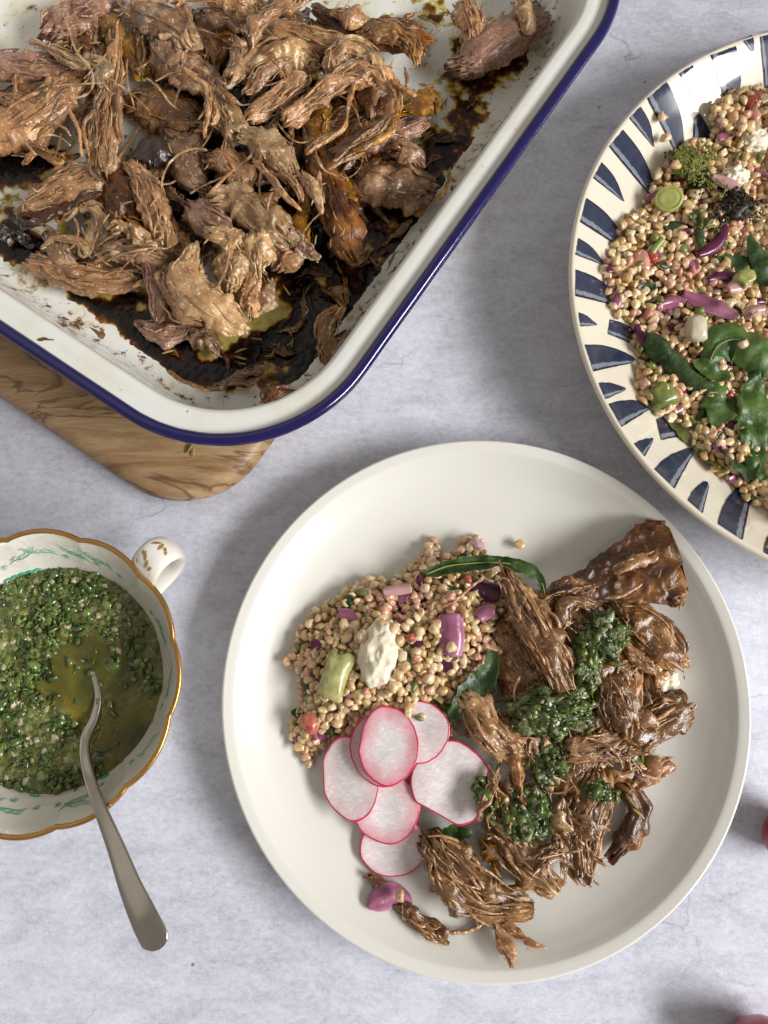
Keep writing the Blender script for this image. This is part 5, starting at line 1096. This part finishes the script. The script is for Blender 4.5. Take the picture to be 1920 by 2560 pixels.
# ------------------------------------------------------------------ porcelain cup with green herb sauce and a spoon
CC = np.array([-.1668, -.0046]); CRm = .0703
def lobes(a, r, z):
    k = min(1., max(0., (z-.018)/.037))
    f = np.abs(np.sin(6*(a-R(45))))**.8
    return 1+k*(.030*f-.030), k*.0012*f
cp_in = [(.0001, .0065), (.030, .0068), (.041, .011), (.050, .021), (.0560, .031), (.0615, .041), (.0665, .050), (.0696, .0548)]
cp = cp_in+[(.0703, .0556), (.0712, .0550), (.0690, .050), (.0640, .041), (.0585, .031), (.0525, .020), (.044, .009), (.036, .005), (.034, .0006), (.031, .0004), (.029, .003), (.0001, .003)]
V, Q = lathe(cp, *CC, n=240, rf=lobes)
cup = mk('soup_cup', V, Q, None, M_cup); tag(cup, 'white porcelain cup with a scalloped gilt rim, filled with green herb sauce', 'cup')
a = np.linspace(0, 2*np.pi, 240, endpoint=False); f0, dzr = lobes(a, .0703, .0556); rr_ = .0705*f0
rg = []
for k in range(10):
    t = 2*math.pi*k/10
    rg.append(np.c_[CC[0]+(rr_+.00125*math.cos(t))*np.cos(a), CC[1]+(rr_+.00125*math.cos(t))*np.sin(a), .0553+dzr+.00115*math.sin(t)])
V = np.stack(rg, 1).reshape(-1, 3); mk('gilt_rim', V, gridQ(241, 10) % 2400, None, M_gold, parent=cup)
ha = R(46); hd = np.array([math.cos(ha), math.sin(ha)]); hp = [(.0685, .047), (.0720, .0540), (.0770, .0585), (.0830, .0585), (.0872, .0520), (.0878, .0420), (.0840, .0330), (.0760, .0270), (.0600, .0240)]
C = np.array([[CC[0]+hd[0]*r, CC[1]+hd[1]*r, z] for r, z in hp])
# strap handle: frame turns with the loop, so sweep it by hand
D = catmull(C, 80); tgd = np.gradient(D, axis=0); tgd /= np.linalg.norm(tgd, axis=1)[:, None]; sdv = np.array([-hd[1], hd[0], 0]); rg = []
for i, p in enumerate(D):
    u = np.cross(sdv, tgd[i]); t = i/(len(D)-1); wv = .0088*(1-.25*t); aa = np.linspace(0, 2*np.pi, 28, endpoint=False)
    rg.append(p+np.outer(np.sign(np.cos(aa))*np.abs(np.cos(aa))**.8*wv, sdv)+np.outer(np.sin(aa)*.0031, u))
V, Q, T = loft(rg); hnd = mk('handle', V, Q, T, M_cuph, parent=cup)
def gleaf(t, side, ln, wd, ang):                 # a painted gilt leaf lying on the strap
    i = int(t*(len(D)-1)); p = D[i]; u = np.cross(sdv, tgd[i])
    if u[2] < 0: u = -u
    e = tgd[i]*math.cos(ang)+sdv*math.sin(ang); nrm2 = np.cross(e, u); V = []
    for k in range(9):
        q = k/8; ww = wd*math.sin(math.pi*min(1, q*.92+.04))**.8
        for s in (-1, 1):
            d = e*ln*(q-.5)+nrm2*ww*s; lat = float(np.dot(d, sdv))+side
            ly = .0031*math.sqrt(max(.05, 1-(min(.97, abs(lat)/.0078))**2))
            al = float(np.dot(d, tgd[i])); j = int(np.clip(i+al/.0012, 0, len(D)-1)); uj = np.cross(sdv, tgd[j]); uj = uj if uj[2] > 0 or j > 45 else -uj
            V.append(D[j]+sdv*lat+uj*(ly+.00025)*(1 if np.dot(uj, u) > 0 else -1))
    mk('gilt_leaf', np.array(V), gridQ(9, 2, wrap=False), None, M_gprint, parent=cup)
for args in ((.41, .0005, .0062, .0009, .15), (.40, -.0026, .0060, .0009, .75), (.41, .0034, .0058, .0009, -.5), (.30, .0052, .0056, .0010, .9), (.29, .0022, .0060, .0011, .5), (.26, -.0010, .0054, .0009, .2), (.24, -.0035, .0046, .0008, -.1), (.21, -.0055, .0040, .0007, -.3), (.22, .0048, .0040, .0006, .8)):
    gleaf(*args)
# green line drawing printed round the inside of the wall
cin = [(r, z) for r, z in cp_in]
def cup_z(r): return float(np.interp(r, [x[0] for x in cin], [x[1] for x in cin]))
def wall_pt(ang, z):
    r = float(np.interp(z, [x[1] for x in cin], [x[0] for x in cin])); f = lobes(np.array([ang]), r, z); r *= float(f[0][0])
    return np.array([CC[0]+(r-.0004)*math.cos(ang), CC[1]+(r-.0004)*math.sin(ang), z+.0003])
def pen(pts, w=.00022):
    C = np.array([wall_pt(a_, z_) for a_, z_ in pts]); V, Q, T, _ = sweep(C, np.full(len(C), w), np.full(len(C), w*.4), 5, 12, 0.); pr.add(V, Q, T)
g = np.random.default_rng(5)
for ad in (112, 88, 72, 60, 30, -10, -38, -62, -76, -92, -104):
    a0 = R(ad); z0 = g.uniform(.036, .041); st = g.choice([-1, 1])
    stem = [(a0+st*R(3.4*i), z0+.0012*i+.0008*math.sin(i*1.7)) for i in range(5)]; pr = Acc(); pen(stem, .0002)
    for i in range(1, 5):
        for k in range(3):
            bx, bz = stem[i][0]-st*R(1.0*k), stem[i][1]-.0003*k; h = g.uniform(.002, .0036)
            pen([(bx, bz), (bx+st*R(.5), bz+h*.6), (bx+st*R(1.4), bz+h), (bx+st*R(2.2), bz+h*.75)], .00013)
    for k in range(3): pen([(a0-st*R(1+k*.8), z0-.001), (a0-st*R(2+k), z0+.001), (a0-st*R(3.1+k*.6), z0-.0005), (a0-st*R(2.2+k), z0-.0022)], .00013)
    pr.mk('painted_spray', M_print, parent=cup)
for ad in (100, 104, 108, 112, 116, -96, -60): pr = Acc(); pen([(R(ad), .0315), (R(ad+2.5), .0325), (R(ad+5), .0318)], .0009); pr.mk('painted_leaf', M_print, parent=cup)
# the sauce
LZ = .0300; LR = .0567
def pool(x, y):      # clear oil, photo pixels
    return np.minimum(((x-215)/95)**2+((y-1690)/120)**2, ((x-300)/85)**2+((y-1830)/110)**2)
V = [[CC[0], CC[1], LZ]]; n = 220; m = 90; a = np.linspace(0, 2*np.pi, n, endpoint=False); rings = []
for k in range(1, m+1):
    r = LR*k/m; x, y = CC[0]+r*np.cos(a), CC[1]+r*np.sin(a); zz = LZ+.0008*fbm(x*60, y*60, .5, 3)*(1-(k/m)**6)+(.0008 if k == m else 0)
    rings.append(np.c_[x, y, zz])
V = np.concatenate([V]+rings); T = np.array([(0, 1+j, 1+(j+1) % n) for j in range(n)])
ox, oy = world_px(V); hm = sst(.45, 1.7, pool(ox, oy)+1.1*fbm(V[:, 0]*70, V[:, 1]*70, .3, 3))*(1-.55*sst(260, 330, ox)*sst(1450, 1550, oy))
hm *= sst(-.5, .1, fbm(V[:, 0]*40, V[:, 1]*40, 8.3, 2)); V[:, 2] += hm*(.0008+.0009*fbm(V[:, 0]*420, V[:, 1]*420, 1.3, 3))
oil = mk('green_oil', V, gridQ(m, n, off=1), T, M_oil, attr={'herb': hm}); tag(oil, 'dark green olive oil pool filling the porcelain cup', 'oil')
acc = Acc(); g = np.random.default_rng(11); acc2 = Acc(); shal = 0
cnt = 0
while cnt < 1600:
    r = LR*.975*math.sqrt(g.random()); t = g.uniform(0, 2*math.pi); p = np.array([CC[0]+r*math.cos(t), CC[1]+r*math.sin(t), LZ])
    x, y = world_px(p[None]); x, y = float(x[0]), float(y[0]); q = pool(x, y)
    if x < -40: continue
    q += .9*float(fbm(np.array(p[0]*70), np.array(p[1]*70), np.array(.3), 3))
    if q < 1.15 and g.random() > .06+.5*max(0, q-.7): continue
    if x > 300 and y > 1500 and g.random() > .35: continue
    clump = float(fbm(np.array(x*.018), np.array(y*.018), np.array(3.3), 2))
    if clump < -.25 and g.random() > .4: continue
    dzc = np.clip(.0006+clump*.0022, -.0004, .0022)
    V, Q = flake(g, .0010*(3.9)**g.random()); Rm = rotm(g.normal(0, .45), g.normal(0, .45), g.uniform(0, 6.28))
    acc.add(V@Rm.T+p+[0, 0, dzc+g.uniform(-.0006, .0008)], Q); cnt += 1
o = acc.mk('chopped_herbs', M_herbw, smooth=False); tag(o, 'finely chopped parsley floating in the oil in the porcelain cup', 'chopped herbs', kind='stuff')
k = 0
while k < 70:
    r = LR*.93*math.sqrt(g.random()); t = g.uniform(0, 2*math.pi); p = np.array([CC[0]+r*math.cos(t), CC[1]+r*math.sin(t), LZ+g.uniform(.0003, .0018)])
    x, y = world_px(p[None]); x, y = float(x[0]), float(y[0])
    if x < 0 or pool(x, y) < 1 or (x > 300 and g.random() > .3): continue
    V = IV*[.0022, .0016, .0008]*g.uniform(.5, 1.25); V = V*(1+.8*pn(V[:, 0]*700+k, V[:, 1]*700, V[:, 2]*700))[:, None]
    o = mk('shallot_piece', V@rotm(g.normal(0, .5), g.normal(0, .5), g.uniform(0, 6)).T+p, None, IT, M_shal)
    tag(o, 'small pale shallot piece floating among the chopped herbs in the cup', 'shallot', 'shallot pieces in the herb sauce'); k += 1
# spoon
sp = [(222,1655,6,.0285),(238,1700,9,.0295),(246,1745,11,.0305),(236,1795,13,.0325),(216,1840,16,.0365),(212,1885,16,.0420),(226,1950,18,.0490),(252,2025,21,.0590),(290,2120,28,.0690),(325,2215,36,.0765),(358,2290,43,.0805),(385,2345,44,.0815),(398,2375,36,.0812)]
C = np.array([P(x, y, z) for x, y, _, z in sp]); W = np.array([.82*w_*mpp(x, y, z) for x, y, w_, z in sp])
H = np.array([.0006,.0009,.0012,.0014,.0016,.0016,.0015,.0014,.0012,.0011,.0010,.0009,.0008])
V, Q, T, uv = sweep(C, W, H, 36, 130, 1., te=(.8, .95), ex=2.6)
o = mk('spoon', V, Q, T, M_steel, uv=uv); tag(o, 'tarnished silver spoon standing in the herb sauce, its handle resting on the gilt rim', 'spoon')
V, Q, T, uv = sweep(np.array([P(205, 1560, .0215), P(212, 1600, .0185), P(220, 1640, .0230), P(232, 1690, .0290)]), [.004, .0105, .009, .0022], [.0008]*4, 30, 40, 1., cup=.35, te=(1.2, .8))
mk('spoon_bowl', V, Q, T, M_steel, parent=o, uv=uv)

# ------------------------------------------------------------------ whole radishes at the right edge
for x, y, r, z, lab in ((1982,2092,30,.014,'red radish barely showing at the right edge of the table'), (1908,2636,62,.016,'red radish cut off by the bottom right corner')):
    r3 = .0145 if y < 2300 else .0165; ctr = P(x, y, z); V = IV3*r3; V = V*(1+.06*fbm(IV3[:, 0]*1.2+x, IV3[:, 1]*1.2, IV3[:, 2]*1.2, 2))[:, None]
    ctr[2] = -V[:, 2].min()+.0002
    o = mk('radish', V+ctr, None, IT3, M_rw); tag(o, lab, 'radish')
    V, Q, T, uv = sweep(np.array([ctr+[r3*.9, 0, 0], ctr+[r3*1.4, .002, .001], ctr+[r3*1.9, .006, -.002]]), [.0012, .0007, .0003], [.0012, .0007, .0003], 8, 14, 2.)
    mk('root_tail', V, Q, T, M_rw, parent=o, uv=uv)
for o in bpy.data.objects:
    if '_o' in o: del o['_o']
